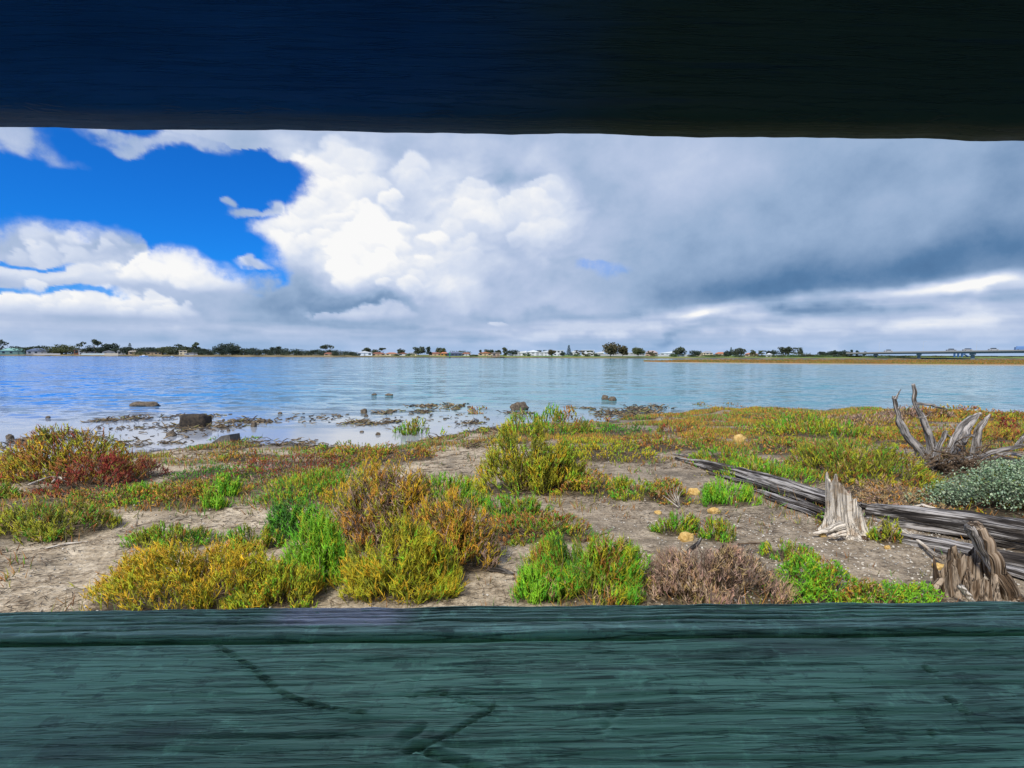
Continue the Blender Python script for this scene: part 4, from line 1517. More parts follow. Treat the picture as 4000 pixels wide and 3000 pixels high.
def wobj(name, parts, m, parent):
    V, Fq, Ft, Gr, k = [], [], [], [], 0
    for v, f, gr in parts:
        V.append(v)
        Gr.append(gr)
        for a in f:
            (Fq if a.shape[1] == 4 else Ft).append(a + k)
        k += len(v)
    fl = ([np.concatenate(Fq)] if Fq else []) + ([np.concatenate(Ft)] if Ft else [])
    o = obj(name, make_mesh(name, np.concatenate(V), fl, gr=np.concatenate(Gr)), m, parent)
    if parent is not None:
        o.matrix_parent_inverse = Matrix.Translation(-parent.location)
    return o


def limb(pxs, depth, radpx, n=14, rings=40, ridge=0.22, seed=1, dz=None, flat=1.0):
    """a limb given by points of the view at known depths; radii in view pixels"""
    dep = depth if isinstance(depth, (list, tuple)) else [depth] * len(pxs)
    P = resample([at_depth(x, y, d) for (x, y), d in zip(pxs, dep)], rings)
    r = np.atleast_1d(radpx) * np.mean(dep) / F
    t = np.linspace(0, 6, rings)[:, None]
    P = P + 0.25 * r.mean() * np.stack([pn2(t[:, 0], t[:, 0] * 0 + seed, 1), pn2(t[:, 0], t[:, 0] * 0 + seed, 2), pn2(t[:, 0], t[:, 0] * 0 + seed, 3)], 1)
    return tube(P, r, n, True, ridge, seed, 1.6, 4.0, flat)


def ground_limb(a, b, rad, lift=0.5, n=40, rings=120, ridge=0.28, seed=1, flat=0.8, sag=0.0, along=1.2, freq=2.2):
    """a trunk lying on the mud between two ground points of the view; radii in metres"""
    A, B = gpoint(*a), gpoint(*b)
    t = np.linspace(0, 1, rings)
    P = A[None] * (1 - t[:, None]) + B[None] * t[:, None]
    r = np.interp(t, np.linspace(0, 1, len(rad)), rad)
    P[:, 2] = np.maximum(ground_z(P[:, 0], P[:, 1]), 0) + r * lift
    P[:, 0] += 0.05 * pn2(t * 3.0, t * 0 + seed, 61)
    return tube(P, r, n, True, ridge, seed, freq, along, flat)


# ---- the long log behind the pale stump: two lengths
L0 = gpoint(3000, 1930)
lo = thing('fallen_log', 'long weathered black and grey log lying left of the pale stump', 'log', (L0[0], L0[1], on_ground(L0[0], L0[1])))
wobj('trunk', [ground_limb((2640, 1795), (3330, 2015), [.030, .085, .115, .13, .12], .55, seed=11, ridge=.34)], M_LOG, lo)
wobj('split_plank', [ground_limb((2900, 1905), (3360, 2065), [.02, .05, .06, .05], .6, 20, 80, .3, 12, .6)], M_LOG, lo)
wobj('split_plank', [ground_limb((3060, 1905), (3400, 1995), [.015, .04, .05, .04], .9, 18, 70, .3, 13, .7)], M_LOG, lo)
wobj('split_plank', [ground_limb((2760, 1850), (3180, 1985), [.012, .035, .04, .02], 1.5, 14, 60, .35, 16, .5)], M_LOG, lo)
wobj('split_plank', [ground_limb((2980, 1945), (3290, 2060), [.012, .03, .035, .02], .8, 14, 60, .35, 17, .5)], M_LOG, lo)
wobj('splinter', [ground_limb((2610, 1770), (2740, 1806), [.008, .022, .016], 1.2, 8, 30, .3, 14, .6)], M_GREY, lo)
wobj('splinter', [ground_limb((3150, 2010), (3320, 2060), [.008, .03, .02], 1.0, 8, 30, .3, 15, .5)], M_PALE, lo)

L1 = gpoint(3750, 2120)
lb = thing('fallen_log', 'thick charred log from the pale stump to the right edge', 'log', (L1[0], L1[1], on_ground(L1[0], L1[1])))
wobj('trunk', [ground_limb((3395, 2020), (4250, 2190), [.10, .145, .165, .17, .17], .55, seed=21, ridge=.30)], M_LOG, lb)
wobj('split_half', [ground_limb((3440, 2090), (4250, 2300), [.04, .075, .085, .10, .10], .5, 26, 120, .36, 22, .75)], M_LOG, lb)
wobj('splinter', [ground_limb((3530, 2100), (3830, 2195), [.012, .030, .036, .02], 1.1, 10, 50, .25, 23, .35)], M_GREY, lb)
wobj('split_half', [ground_limb((3480, 2045), (4200, 2150), [.02, .05, .06, .06], 2.9, 16, 90, .4, 26, .5)], M_LOG, lb)
wobj('split_half', [ground_limb((3620, 2150), (4200, 2330), [.02, .05, .06, .05], .8, 16, 90, .4, 27, .5)], M_LOG, lb)
wobj('splinter', [ground_limb((3520, 2012), (3690, 2045), [.008, .020, .014], 7.5, 8, 30, .2, 24, .7)], M_PALE, lb)
wobj('splinter', [ground_limb((3900, 2105), (4120, 2165), [.012, .03, .03], 3.2, 10, 40, .3, 25, .6)], M_GREY, lb)

bone = thing('fallen_branch', 'thin pale bone shaped branch propped against the split stump', 'branch', gpoint(3620, 2180))
Pb = [gpoint(3525, 2105), gpoint(3590, 2140), gpoint(3650, 2195), gpoint(3690, 2225)]
Pb = [np.array((p[0], p[1], on_ground(p[0], p[1]) + dz)) for p, dz in zip(Pb, (.07, .05, .06, .09))]
wobj('shaft', [tube(resample(Pb, 40), [.026, .016, .013, .017, .024], 10, True, .2, 31, 1.6, 6)], M_PALE, bone)


# ---- broken stump: fluted shell with a ragged top
def stump_shell(C, R0, hfun, flare, seed, n=110, rows=44, lean=(0, 0), thick=0.30, crack=0.09):
    th = np.linspace(0, 2 * np.pi, n, endpoint=False)
    c, s = np.cos(th), np.sin(th)
    top = np.array([hfun(a) for a in th]) * (1 + 0.07 * pn2(c * 5, s * 5, seed) + 0.07 * pn2(c * 11, s * 11, seed + 1))
    top = np.maximum(top, .05)
    t = np.linspace(0, 1, rows)
    z = t[:, None] ** 0.9 * top[None]
    flut = pn2(c * 3.5, s * 3.5, seed + 2)
    slit = -np.exp(-((pn2(c * 6, s * 6, seed + 3)) / .07) ** 2)
    rr = R0 * (1 + flare * np.exp(-z / .07) * (1 + 0.9 * flut[None] + .5 * pn2(c * 2, s * 2, seed + 7)[None]) - .12 * np.clip(z / .6, 0, 1)) \
        * (1 + .10 * flut[None] + .05 * pn3(c[None] * 7, s[None] * 7, z * 3, seed + 4) + crack * slit[None] * np.clip(.35 + t[:, None], 0, 1)
           + .03 * pn3(c[None] * 16, s[None] * 16, z * 5, seed + 5))
    X = C[0] + rr * c + lean[0] * z
    Y = C[1] + rr * s + lean[1] * z
    gz = np.maximum(ground_z(X[:1], Y[:1]), 0)
    Zo = gz + z - .03
    out = np.stack([X, Y, Zo], 2)
    # inner wall going down into the hollow
    tin = np.linspace(1, .35, 10)
    ri = rr[-1][None] * (1 - thick * np.linspace(.35, 1.6, 10)[:, None])
    zi = top[None] * tin[:, None]
    inn = np.stack([C[0] + ri * c + lean[0] * zi, C[1] + ri * s + lean[1] * zi, gz + zi - .03], 2)
    V = np.concatenate([out, inn])
    nr = len(V)
    i = np.arange(nr - 1)[:, None] * n
    j = np.arange(n)[None]
    k = (j + 1) % n
    f = [np.stack([i + j, i + k, i + n + k, i + n + j], 2).reshape(-1, 4)]
    v = V.reshape(-1, 3)
    gr = np.stack([np.concatenate([rr, ri]) * c, np.concatenate([rr, ri]) * s, np.concatenate([z, zi])], 2).reshape(-1, 3)
    v = np.vstack([v, [v[-n:].mean(0)]])
    gr = np.vstack([gr, [(0, 0, 0)]])
    q = np.arange(n)
    f.append(np.stack([(nr - 1) * n + q, (nr - 1) * n + (q + 1) % n, np.full(n, nr * n)], 1))
    return v, f, gr


P = gpoint(3345, 2095)
st1 = thing('tree_stump', 'pale ragged stump with one tall left spike beside the log', 'stump', (P[0], P[1], on_ground(P[0], P[1])))


def h1(a):
    x = math.cos(a)                                  # +1 is the right side of the view
    return float(np.interp(x, [-1, -.8, -.55, -.2, .1, .4, .7, 1], [.54, .60, .50, .44, .40, .35, .29, .22])) * (0.96 + .04 * math.sin(a * 9))


wobj('trunk', [stump_shell(P + np.array((-.03, .10, 0)), .142, h1, .55, 41, lean=(-.10, 0), crack=.06)], M_PALE, st1)
d1 = float(P[1])
wobj('root', [limb([(3290, 2050), (3245, 2068), (3205, 2078), (3175, 2084)], d1 - .03, [20, 13, 7, 3], 12, 30, .3, 42)], M_PALE, st1)
wobj('root', [limb([(3300, 2085), (3262, 2092), (3235, 2098)], d1 - .12, [14, 10, 5], 10, 24, .3, 43)], M_PALE, st1)
wobj('root', [limb([(3370, 2105), (3400, 2128), (3425, 2140)], d1 - .10, [16, 12, 6], 10, 24, .3, 44)], M_BROWN, st1)

P = gpoint(3880, 2335)
st2 = thing('tree_stump', 'split brown stump with a tall leaning grey post at lower right', 'stump', (P[0], P[1], on_ground(P[0], P[1])))
d2 = float(P[1])
wobj('post', [limb([(3955, 2390), (3925, 2300), (3880, 2200), (3838, 2110), (3805, 2052)], [d2, d2, d2, d2 + .02, d2 + .04], [46, 41, 37, 34, 32], 34, 70, .24, 51, flat=.8)], M_BROWN, st2)
wobj('weathered_face', [limb([(3868, 2235), (3840, 2160), (3800, 2085), (3785, 2058)], d2 - .05, [4, 20, 26, 18], 16, 40, .2, 55, flat=.45)], M_GREY, st2)


def h2(a):
    return .20 + .05 * math.sin(a * 3 + 1) + .05 * math.cos(a * 7)


wobj('stub', [stump_shell(gpoint(3762, 2300), .10, lambda a: .27 + .03 * math.sin(5 * a), .25, 52, 70, 26, (0, 0), .2)], M_BROWN, st2)
wobj('stub', [stump_shell(gpoint(3700, 2320), .07, lambda a: .20 + .06 * math.sin(3 * a), .3, 53, 60, 22, (-.1, 0), .3)], M_BROWN, st2)
wobj('stub', [stump_shell(gpoint(3830, 2345), .085, lambda a: .16 + .05 * math.sin(3 * a + 2), .4, 54, 60, 22)], M_BROWN, st2)
wobj('root', [limb([(3755, 2290), (3790, 2340), (3830, 2385)], d2 - .15, [20, 17, 12], 10, 24, .3, 56, flat=.5)], M_PALE, st2)
wobj('root', [limb([(3680, 2265), (3655, 2300), (3650, 2340)], d2 + .02, [16, 20, 22], 10, 24, .3, 57, flat=.6)], M_BROWN, st2)
wobj('root', [limb([(3960, 2330), (4005, 2370), (4030, 2400)], d2 - .05, [26, 22, 14], 10, 24, .3, 58)], M_BROWN, st2)

# ---- dead tree with upturned branches, right
P = gpoint(3650, 1840)
dt = thing('dead_tree', 'grey dead tree lying with bare branches reaching up at right', 'dead tree', (P[0], P[1], on_ground(P[0], P[1])))
D = float(P[1]) + .1
for pts, rad, nm, sd in [
    ([(3625, 1815), (3592, 1758), (3552, 1712), (3516, 1656), (3510, 1630), (3502, 1593), (3494, 1559), (3492, 1547)], [22, 18, 15, 14, 9, 8, 7, 6], 'branch', 1),
    ([(3498, 1560), (3508, 1540), (3520, 1519)], [5, 3.5, 1], 'twig', 2),
    ([(3510, 1596), (3518, 1582)], [4, 1], 'twig', 3),
    ([(3640, 1810), (3638, 1742), (3628, 1695), (3608, 1642), (3588, 1606), (3575, 1579), (3569, 1560), (3573, 1533), (3567, 1500)], [20, 16, 13, 11, 9, 9, 8, 7, 6], 'branch', 4),
    ([(3578, 1577), (3632, 1581), (3665, 1591), (3702, 1599)], [6, 5, 4, 2], 'branch', 5),
    ([(3590, 1632), (3612, 1630), (3624, 1622)], [4, 3, 1], 'twig', 6),
    ([(3572, 1580), (3568, 1598)], [5, 2], 'twig', 7),
    ([(3655, 1800), (3662, 1765), (3678, 1722), (3692, 1692), (3700, 1683)], [12, 11, 8, 9, 4], 'branch', 8),
    ([(3690, 1692), (3705, 1702), (3716, 1710)], [6, 4, 1.5], 'twig', 9),
    ([(3741, 1790), (3745, 1740), (3754, 1700), (3775, 1660), (3807, 1629), (3832, 1614)], [22, 22, 24, 20, 12, 6], 'branch', 10),
    ([(3696, 1770), (3724, 1716), (3746, 1680), (3776, 1645), (3818, 1622)], [8, 9, 8, 7, 4], 'branch', 11),
    ([(3760, 1725), (3785, 1700), (3806, 1708)], [10, 7, 3], 'twig', 12),
    ([(3808, 1795), (3812, 1750), (3818, 1700), (3824, 1675), (3845, 1648), (3868, 1618)], [14, 16, 12, 11, 10, 4], 'branch', 13),
    ([(3640, 1830), (3590, 1808), (3545, 1818)], [10, 8, 3], 'root', 14),
    ([(3600, 1812), (3560, 1796), (3515, 1792), (3490, 1806)], [8, 7, 5, 2], 'root', 15),
    ([(3590, 1800), (3582, 1826), (3570, 1842)], [6, 4, 2], 'root', 16),
    ([(3830, 1785), (3880, 1765), (3940, 1752), (4060, 1728)], [9, 9, 8, 7], 'branch', 17),
    ([(3972, 1742), (3990, 1718), (4010, 1690)], [9, 8, 5], 'branch', 18),
    ([(3880, 1790), (3940, 1772), (4020, 1790)], [8, 7, 6], 'branch', 19),
    ([(3620, 1838), (3700, 1822), (3800, 1812), (3900, 1808), (4120, 1832)], [16, 24, 24, 20, 20], 'trunk', 20),
    ([(3700, 1800), (3760, 1790), (3850, 1800)], [6, 6, 4], 'root', 21),
]:
    wobj(nm, [limb(pts, D - (.05 if nm == 'root' else 0) + .25 * math.sin(sd * 2.1), np.array(rad) * (1.25 if nm == 'trunk' else .98), 14, 60, .34, 60 + sd)], M_LOG if nm == 'trunk' else M_GREY, dt)
rg = np.random.default_rng(77)
tang = []
for k in range(330):
    x0, y0 = rg.normal(3760, 75), rg.normal(1815, 30)
    a = rg.uniform(0, 2 * np.pi)
    ln = rg.uniform(25, 120)
    p = [(x0, y0), (x0 + ln * .5 * math.cos(a) + rg.normal(0, 10), y0 + ln * .3 * math.sin(a) + rg.normal(0, 8)), (x0 + ln * math.cos(a), y0 + ln * .5 * math.sin(a))]
    tang.append(limb(p, D + rg.uniform(-.7, .1), [3.0, 2.0, .9], 4, 8, 0, k))
tg = wobj('twig_tangle', tang, M_BROWN, dt)
tag(tg, kind='stuff')
# bleached bare twigs fanning out of one clump, and a few others
tw = thing('dry_twigs', 'fan of bleached bare twigs in the olive clump above the mud', 'twigs', gpoint(2640, 1965))
dd = float(gpoint(2640, 1965)[1])
for k, (x1, y1) in enumerate([(2600, 1915), (2615, 1898), (2632, 1890), (2655, 1892), (2642, 1905), (2668, 1912), (2590, 1935)]):
    wobj('twig', [limb([(2662 - k * 2, 1982), ((2650 + x1) / 2 - 8, (1970 + y1) / 2), (x1, y1)], dd - .1 - .02 * k, [3.2, 2.6, 1.2], 5, 14, 0, k)], M_PALE, tw)


# ---- stones
def mat_stone(name, a, b_, moss=None):
    m, gg, b = new_mat(name)
    p = gg.obj()
    n = gg.noise(p, 14.0, 6, 0.65)
    n2 = gg.noise(p, 50.0, 4, 0.6)
    c = gg.mix((n * .7 + n2 * .3).sm(.38, .62), a, b_)
    setb(gg, b, Base_Color=c, Roughness=.85, Normal=gg.bump(n * .6 + n2 * .5, .8, .02))
    return m


M_OCHRE = mat_stone('ochre_stone', (.40, .24, .06), (.66, .46, .17))
M_ROCK = mat_stone('wet_brown_rock', (.045, .034, .024), (.17, .13, .085))
M_SLAB = mat_stone('grey_slab', (.085, .080, .075), (.15, .14, .125))
M_PEAT = mat_stone('dark_peat_block', (.012, .009, .007), (.060, .044, .028))


def rock(label, x, y, w, h, m, name='stone', deep=.8, seed=1, box=0.0, cat='stone', sink=.25, group=None):
    Pp = gpoint(x, y)
    d = float(np.dot(Pp - CAM, _f))
    rx, rz = w / 2 * d / F, h * d / F
    ry = rx * deep
    nt, npp = 18, 28
    t = np.linspace(0, np.pi, nt)
    p = np.linspace(0, 2 * np.pi, npp, endpoint=False)
    T, Q = np.meshgrid(t, p, indexing='ij')
    u = np.stack([np.sin(T) * np.cos(Q), np.sin(T) * np.sin(Q), np.cos(T)], 2)
    if box:
        pw = 1 - .72 * box
        u = np.sign(u) * np.abs(u) ** pw
    nz = 1 + .30 * pn3(u[..., 0] * 1.6 + seed, u[..., 1] * 1.6, u[..., 2] * 1.6, seed) + .14 * pn3(u[..., 0] * 4 + seed, u[..., 1] * 4, u[..., 2] * 4, seed + 1)
    nz = 1 + (nz - 1) * (1 - .6 * box)
    V = u * nz[..., None] * np.array((rx, ry, rz * (1 / (1 + (1 - 2 * sink)) * 1.0)))
    V[..., 2] += rz * (.5 - sink)
    i = np.arange(nt - 1)[:, None] * npp
    j = np.arange(npp)[None]
    k = (j + 1) % npp
    f = np.stack([i + j, i + npp + j, i + npp + k, i + k], 2).reshape(-1, 4)
    o = obj(name, make_mesh(name, V.reshape(-1, 3), f), m)
    o.location = (Pp[0], Pp[1] + ry * .6, max(float(ground_z(Pp[0], Pp[1])), 0.0))
    o.rotation_euler = (0, 0, math.sin(seed * 3.3) * .5 * (1 - box))
    return tag(o, label, cat, group)


GO = 'ochre stones on the mud'
for i, (lab, x, y, w, h) in enumerate([
        ('ochre stone tilted between two green clumps, largest of the yellow stones', 2685, 2118, 62, 34), ('small ochre stone on bare mud above the green clumps', 2572, 2010, 28, 16),
        ('pale sandstone lump far up the bank', 2892, 1728, 52, 30), ('ochre stone on grey mud left of the split stump', 3680, 2228, 48, 24),
        ('small ochre stone at the foot of the little green plant', 3470, 2145, 24, 13), ('small yellow stone left of the pale stump', 3216, 2098, 28, 14),
        ('ochre stone half hidden behind the right green clump', 2792, 2005, 44, 20), ('ochre stone among bleached twigs near the log', 2712, 1935, 48, 26),
        ('tiny ochre stone in the green olive bush by the sill', 2340, 2215, 24, 14), ('ochre stone in the feathery lime clump by the sill', 3150, 2268, 44, 28)]):
    rock(lab, x, y, w, h, M_OCHRE, 'ochre_stone', .7, 10 + i, .25, group=GO)
GR = 'rocks standing in the shallows'
for i, (lab, x, y, w, h, m, dp, bx, cat) in enumerate([
        ('long low brown rock out in the blue water at left', 555, 1588, 104, 20, M_ROCK, .5, .2, 'rock'), ('small brown rock at the shelf edge, left of centre', 1420, 1614, 24, 18, M_ROCK, .7, .4, 'rock'),
        ('reddish rock tip, left one of a pair far out', 1461, 1545, 20, 9, M_ROCK, .6, 0, 'rock'), ('pointed rock tip, right one of a pair far out', 1519, 1546, 34, 9, M_ROCK, .5, 0, 'rock'),
        ('triangular dark rock beyond the green tussock mound', 2030, 1603, 70, 34, M_ROCK, .6, .1, 'rock'), ('rounded rock, left of the twin rocks in open water', 2364, 1562, 26, 20, M_ROCK, .8, .3, 'rock'),
        ('wedge rock, right of the twin rocks in open water', 2394, 1566, 30, 17, M_ROCK, .8, .3, 'rock'), ('ochre brown stone reflected in still water right of the block', 989, 1668, 20, 22, M_ROCK, .9, .3, 'rock'),
        ('flat mossy stone right of the dark block', 1020, 1650, 30, 14, M_ROCK, .8, .4, 'rock'), ('brown stone sliver left of the green tussock mound', 2000, 1672, 38, 15, M_ROCK, .5, .4, 'rock'),
        ('small mud brown rock behind the olive bush crown', 281, 1738, 30, 20, M_ROCK, .8, .3, 'rock'), ('small dark rock near the left edge in the shallows', 32, 1716, 28, 22, M_ROCK, .8, .2, 'rock'),
        ('dark boulder on the beach cut by the left edge', -20, 1818, 150, 44, M_ROCK, .6, .1, 'rock'), ('small pointed rock below the dark block', 664, 1705, 42, 20, M_ROCK, .7, 0, 'rock'),
        ('dark lump in still water by the lone green tuft', 1476, 1700, 18, 12, M_ROCK, .7, .2, 'rock'), ('round dark lump left of the wrack drifts', 1324, 1630, 18, 12, M_ROCK, .7, .2, 'rock')]):
    rock(lab, x, y, w, h, m, 'rock', dp, 40 + i, bx, cat, .3, GR)
rock('squared dark peat block standing in the shallows at left', 752, 1668, 108, 50, M_PEAT, 'peat_block', .5, 71, .72, 'block', .12)


_rg = np.random.default_rng(91)
for i in range(24):
    x, y = _rg.uniform(1180, 2000), _rg.uniform(1585, 1700)
    if i > 15:
        x, y = _rg.uniform(120, 1150), _rg.uniform(1615, 1720)
    rock('small brown stone lying in the shallows among the weed drifts', x, y, _rg.uniform(9, 18), _rg.uniform(6, 11), M_ROCK, 'pebble', .8, 120 + i, .2, 'stone', .3, 'small stones in the shallows')


def slab():
    Pp = gpoint(880, 1738)
    d = float(np.dot(Pp - CAM, _f))
    k = d / F
    pts = [(-72, 0), (-40, 18), (-10, 40), (22, 46), (26, 20), (12, 6)]
    front = np.array([(x * k, -.05 - .0 * i, z * k) for i, (x, z) in enumerate(pts)])
    back = front + np.array((.04, .34, -.02))
    n = len(pts)
    q = np.arange(n)
    mbb = MB().add(np.vstack([front, back]), np.stack([q, (q + 1) % n, n + (q + 1) % n, n + q], 1))
    v = np.vstack([front, back])
    me = make_mesh('grey_slab', v, [np.stack([q, (q + 1) % n, n + (q + 1) % n, n + q], 1)[:, ::-1], np.array([[0, 1, 2, 3, 4, 5]]), np.array([[11, 10, 9, 8, 7, 6]])], smooth=False)
    o = obj('leaning_slab', me, M_SLAB)
    o.location = (Pp[0], Pp[1], on_ground(Pp[0], Pp[1]) - .02)
    tag(o, 'grey slab leaning on the low green strip by the beach', 'slab')


slab()


# ---- single sticks lying about
for lab, pts, r, m in [
        ('dark split stick on the mud left of the green olive bush', [(1900, 2228), (1960, 2238), (2010, 2252)], [9, 11, 4], M_LOG),
        ('pale curved stick in the wispy olive mat', [(180, 2150), (260, 2132), (345, 2122)], [4, 5, 2], M_PALE),
        ('thin upright grey twig on pale mud at left', [(530, 2060), (536, 2040), (538, 2012)], [4, 3, 1.5], M_PALE),
        ('dark forked twig on the mud above the green olive bush', [(2275, 2120), (2330, 2100), (2380, 2085)], [7, 6, 3], M_BROWN),
        ('dark branch under the right green clump by the ochre stone', [(2690, 2160), (2725, 2130), (2750, 2085)], [9, 8, 4], M_LOG),
        ('thin stick crossing the shelly mud left of the pale stump', [(2880, 2132), (2960, 2128), (3010, 2132)], [3, 3, 1.5], M_BROWN),
        ('curled brown stick on the beach below the reddish mat', [(1790, 2085), (1830, 2060), (1880, 2072)], [6, 6, 3], M_BROWN),
        ('bleached curved twig in front of the dark red bush', [(215, 1915), (290, 1885), (345, 1888)], [4, 4, 2], M_PALE),
        ('white arched twig below the dark red bush', [(300, 1905), (320, 1888), (345, 1900)], [4, 5, 2], M_PALE)]:
    ps = [gpoint(*p) for p in pts]
    if 'upright' in lab:
        d0 = float(ps[0][1])
        ps = [at_depth(x, y, d0) for x, y in pts]
    else:
        lift = .16 if 'bush' in lab and 'red' in lab else .015
        ps = [np.array((p[0], p[1] - (.35 if lift > .1 else 0), on_ground(p[0], p[1]) + lift)) for p in ps]
    dd = np.mean([p[1] for p in ps])
    o = thing('stick', lab, 'stick', ps[0])
    wobj('shaft', [tube(resample(ps, 24), np.array(r) * dd / F, 8, True, .25, int(pts[0][0]), 1.6, 6)], m, o)

# ------------------------------------------------------------------ far shore: trees, houses, bridge
def leaf_mat(name, c):
    m, gg, b = new_mat(name)
    n = gg.noise(gg.pos(), 0.35, 3, 0.6)
    cc = gg.mix(n.sm(.35, .65), tuple(q * .65 for q in c), tuple(q * 1.3 for q in c))
    setb(gg, b, Base_Color=cc, Roughness=.75)
    return m


LM = {'dark': leaf_mat('leaf_dark', (.022, .042, .024)), 'olive': leaf_mat('leaf_olive', (.060, .075, .020)), 'gum': leaf_mat('leaf_gum', (.045, .062, .030)),
      'green': leaf_mat('leaf_green', (.040, .085, .018)), 'brown': leaf_mat('leaf_brown', (.075, .065, .025)), 'pine': leaf_mat('leaf_pine', (.018, .050, .034)),
      'bright': leaf_mat('leaf_bright', (.10, .13, .015))}
M_BARK = plain('bark', (.10, .08, .06), .9)


def crown(kind, w, h, seed):
    """leaf clusters through the crown's volume; base at z=0"""
    rg = np.random.default_rng(seed)
    P, S_ = [], []
    if kind == 'pine':
        tiers = 9
        for k in range(tiers):
            z = h * (.12 + .86 * k / tiers)
            r = w / 2 * (1 - k / tiers) ** .8
            n = int(26 + 60 * (1 - k / tiers))
            a = rg.integers(0, 7, n) * (2 * np.pi / 7) + k * .4 + rg.normal(0, .13, n)
            q = np.sqrt(rg.random(n)) * r
            P.append(np.stack([q * np.cos(a), q * np.sin(a), z + .08 * q + rg.normal(0, h * .006, n)], 1))
    else:
        nc = {'round': 26, 'gum': 12, 'umbrella': 8, 'bush': 12, 'tall': 12}[kind]
        for k in range(nc):
            a = rg.uniform(0, 2 * np.pi)
            q = math.sqrt(rg.random())
            if kind == 'gum':
                c = np.array((q * w * .40 * math.cos(a), q * w * .40 * math.sin(a), h * rg.uniform(.30, .90)))
                rad = np.array((w * rg.uniform(.13, .22), w * rg.uniform(.13, .22), h * rg.uniform(.06, .12)))
            elif kind == 'umbrella':
                c = np.array((q * w * .40 * math.cos(a), q * w * .40 * math.sin(a), h * (.86 - .22 * q * q + rg.normal(0, .03))))
                rad = np.array((w * .2, w * .2, h * rg.uniform(.07, .13)))
            elif kind == 'bush':
                c = np.array((q * w * .42 * math.cos(a), q * w * .42 * math.sin(a), h * (.18 + .42 * rg.random() * (1 - .5 * q))))
                rad = np.array((w * .2, w * .2, h * rg.uniform(.2, .34)))
            elif kind == 'tall':
                z = rg.uniform(.15, .88)
                c = np.array((q * w * .3 * math.cos(a), q * w * .3 * math.sin(a), h * z))
                rad = np.array((w * .22, w * .22, h * .12))
            else:
                e = rg.uniform(-1.75, 1)
                c = np.array((q * w * .36 * math.cos(a) , q * w * .36 * math.sin(a), h * (.58 + .27 * e * (1.1 - .6 * q))))
                rad = np.array((w * rg.uniform(.14, .22), w * rg.uniform(.14, .22), h * rg.uniform(.12, .19)))
            n = 52
            u = rg.normal(size=(n, 3))
            u /= np.linalg.norm(u, axis=1)[:, None]
            P.append(c + u * rad * rg.uniform(.55, 1.05, (n, 1)))
    P = np.concatenate(P)
    P[:, 2] = np.clip(P[:, 2], h * .03, h)
    n = len(P)
    s = rg.uniform(.5, 1.1, n) * max(.22, min(.75, h * .066))
    if kind == 'pine':
        s *= .8
    u = rg.normal(size=(n, 3))
    u /= np.linalg.norm(u, axis=1)[:, None]
    v = np.cross(u, rg.normal(size=(n, 3)))
    v /= np.linalg.norm(v, axis=1)[:, None]
    V = np.stack([P + u * s[:, None], P + v * s[:, None] * .8, P - u * s[:, None], P - v * s[:, None] * .8], 1).reshape(-1, 3)
    return make_mesh('crown', V, np.arange(n * 4).reshape(n, 4), smooth=False)


def trunk_mesh(kind, w, h, seed):
    rg = np.random.default_rng(seed)
    mb = MB()
    r = max(.12, h * .022)
    if kind == 'pine':
        mb.tube(resample([(0, 0, 0), (0, 0, h * .97)], 8), [r, r * .25], 7)
        return mb.mesh('trunk', True)
    fork = h * (.30 if kind in ('round', 'gum', 'umbrella') else .12)
    mb.tube(resample([(0, 0, 0), (rg.normal(0, r), rg.normal(0, r), fork * .6), (0, 0, fork)], 6), [r * 1.3, r], 7)
    for k in range(5):
        a = 2 * np.pi * k / 5 + rg.normal(0, .3)
        e = (w * .3 * math.cos(a), w * .3 * math.sin(a), h * rg.uniform(.6, .82))
        mb.tube(resample([(0, 0, fork * .9), (e[0] * .45, e[1] * .45, fork + (e[2] - fork) * .45), e], 7), [r * .75, r * .2], 5)
    return mb.mesh('trunk', True)


_ts = [900]


def tree(label, x, ytop, w, kind, tone, off=30, group=None, name=None, ybase=None):
    _ts[0] += 7
    P, dep = far_base(x, off)
    h = far_top(x, ytop, dep) - P[2]
    wm = w * dep / F
    o = thing(name or {'pine': 'norfolk_pine', 'bush': 'shore_bush'}.get(kind, 'shore_tree'), label, 'tree', P, group)
    obj('trunk', trunk_mesh(kind, wm, h, _ts[0]), M_BARK, o)
    obj('crown', crown(kind, wm, h, _ts[0]), LM[tone], o)
    return o


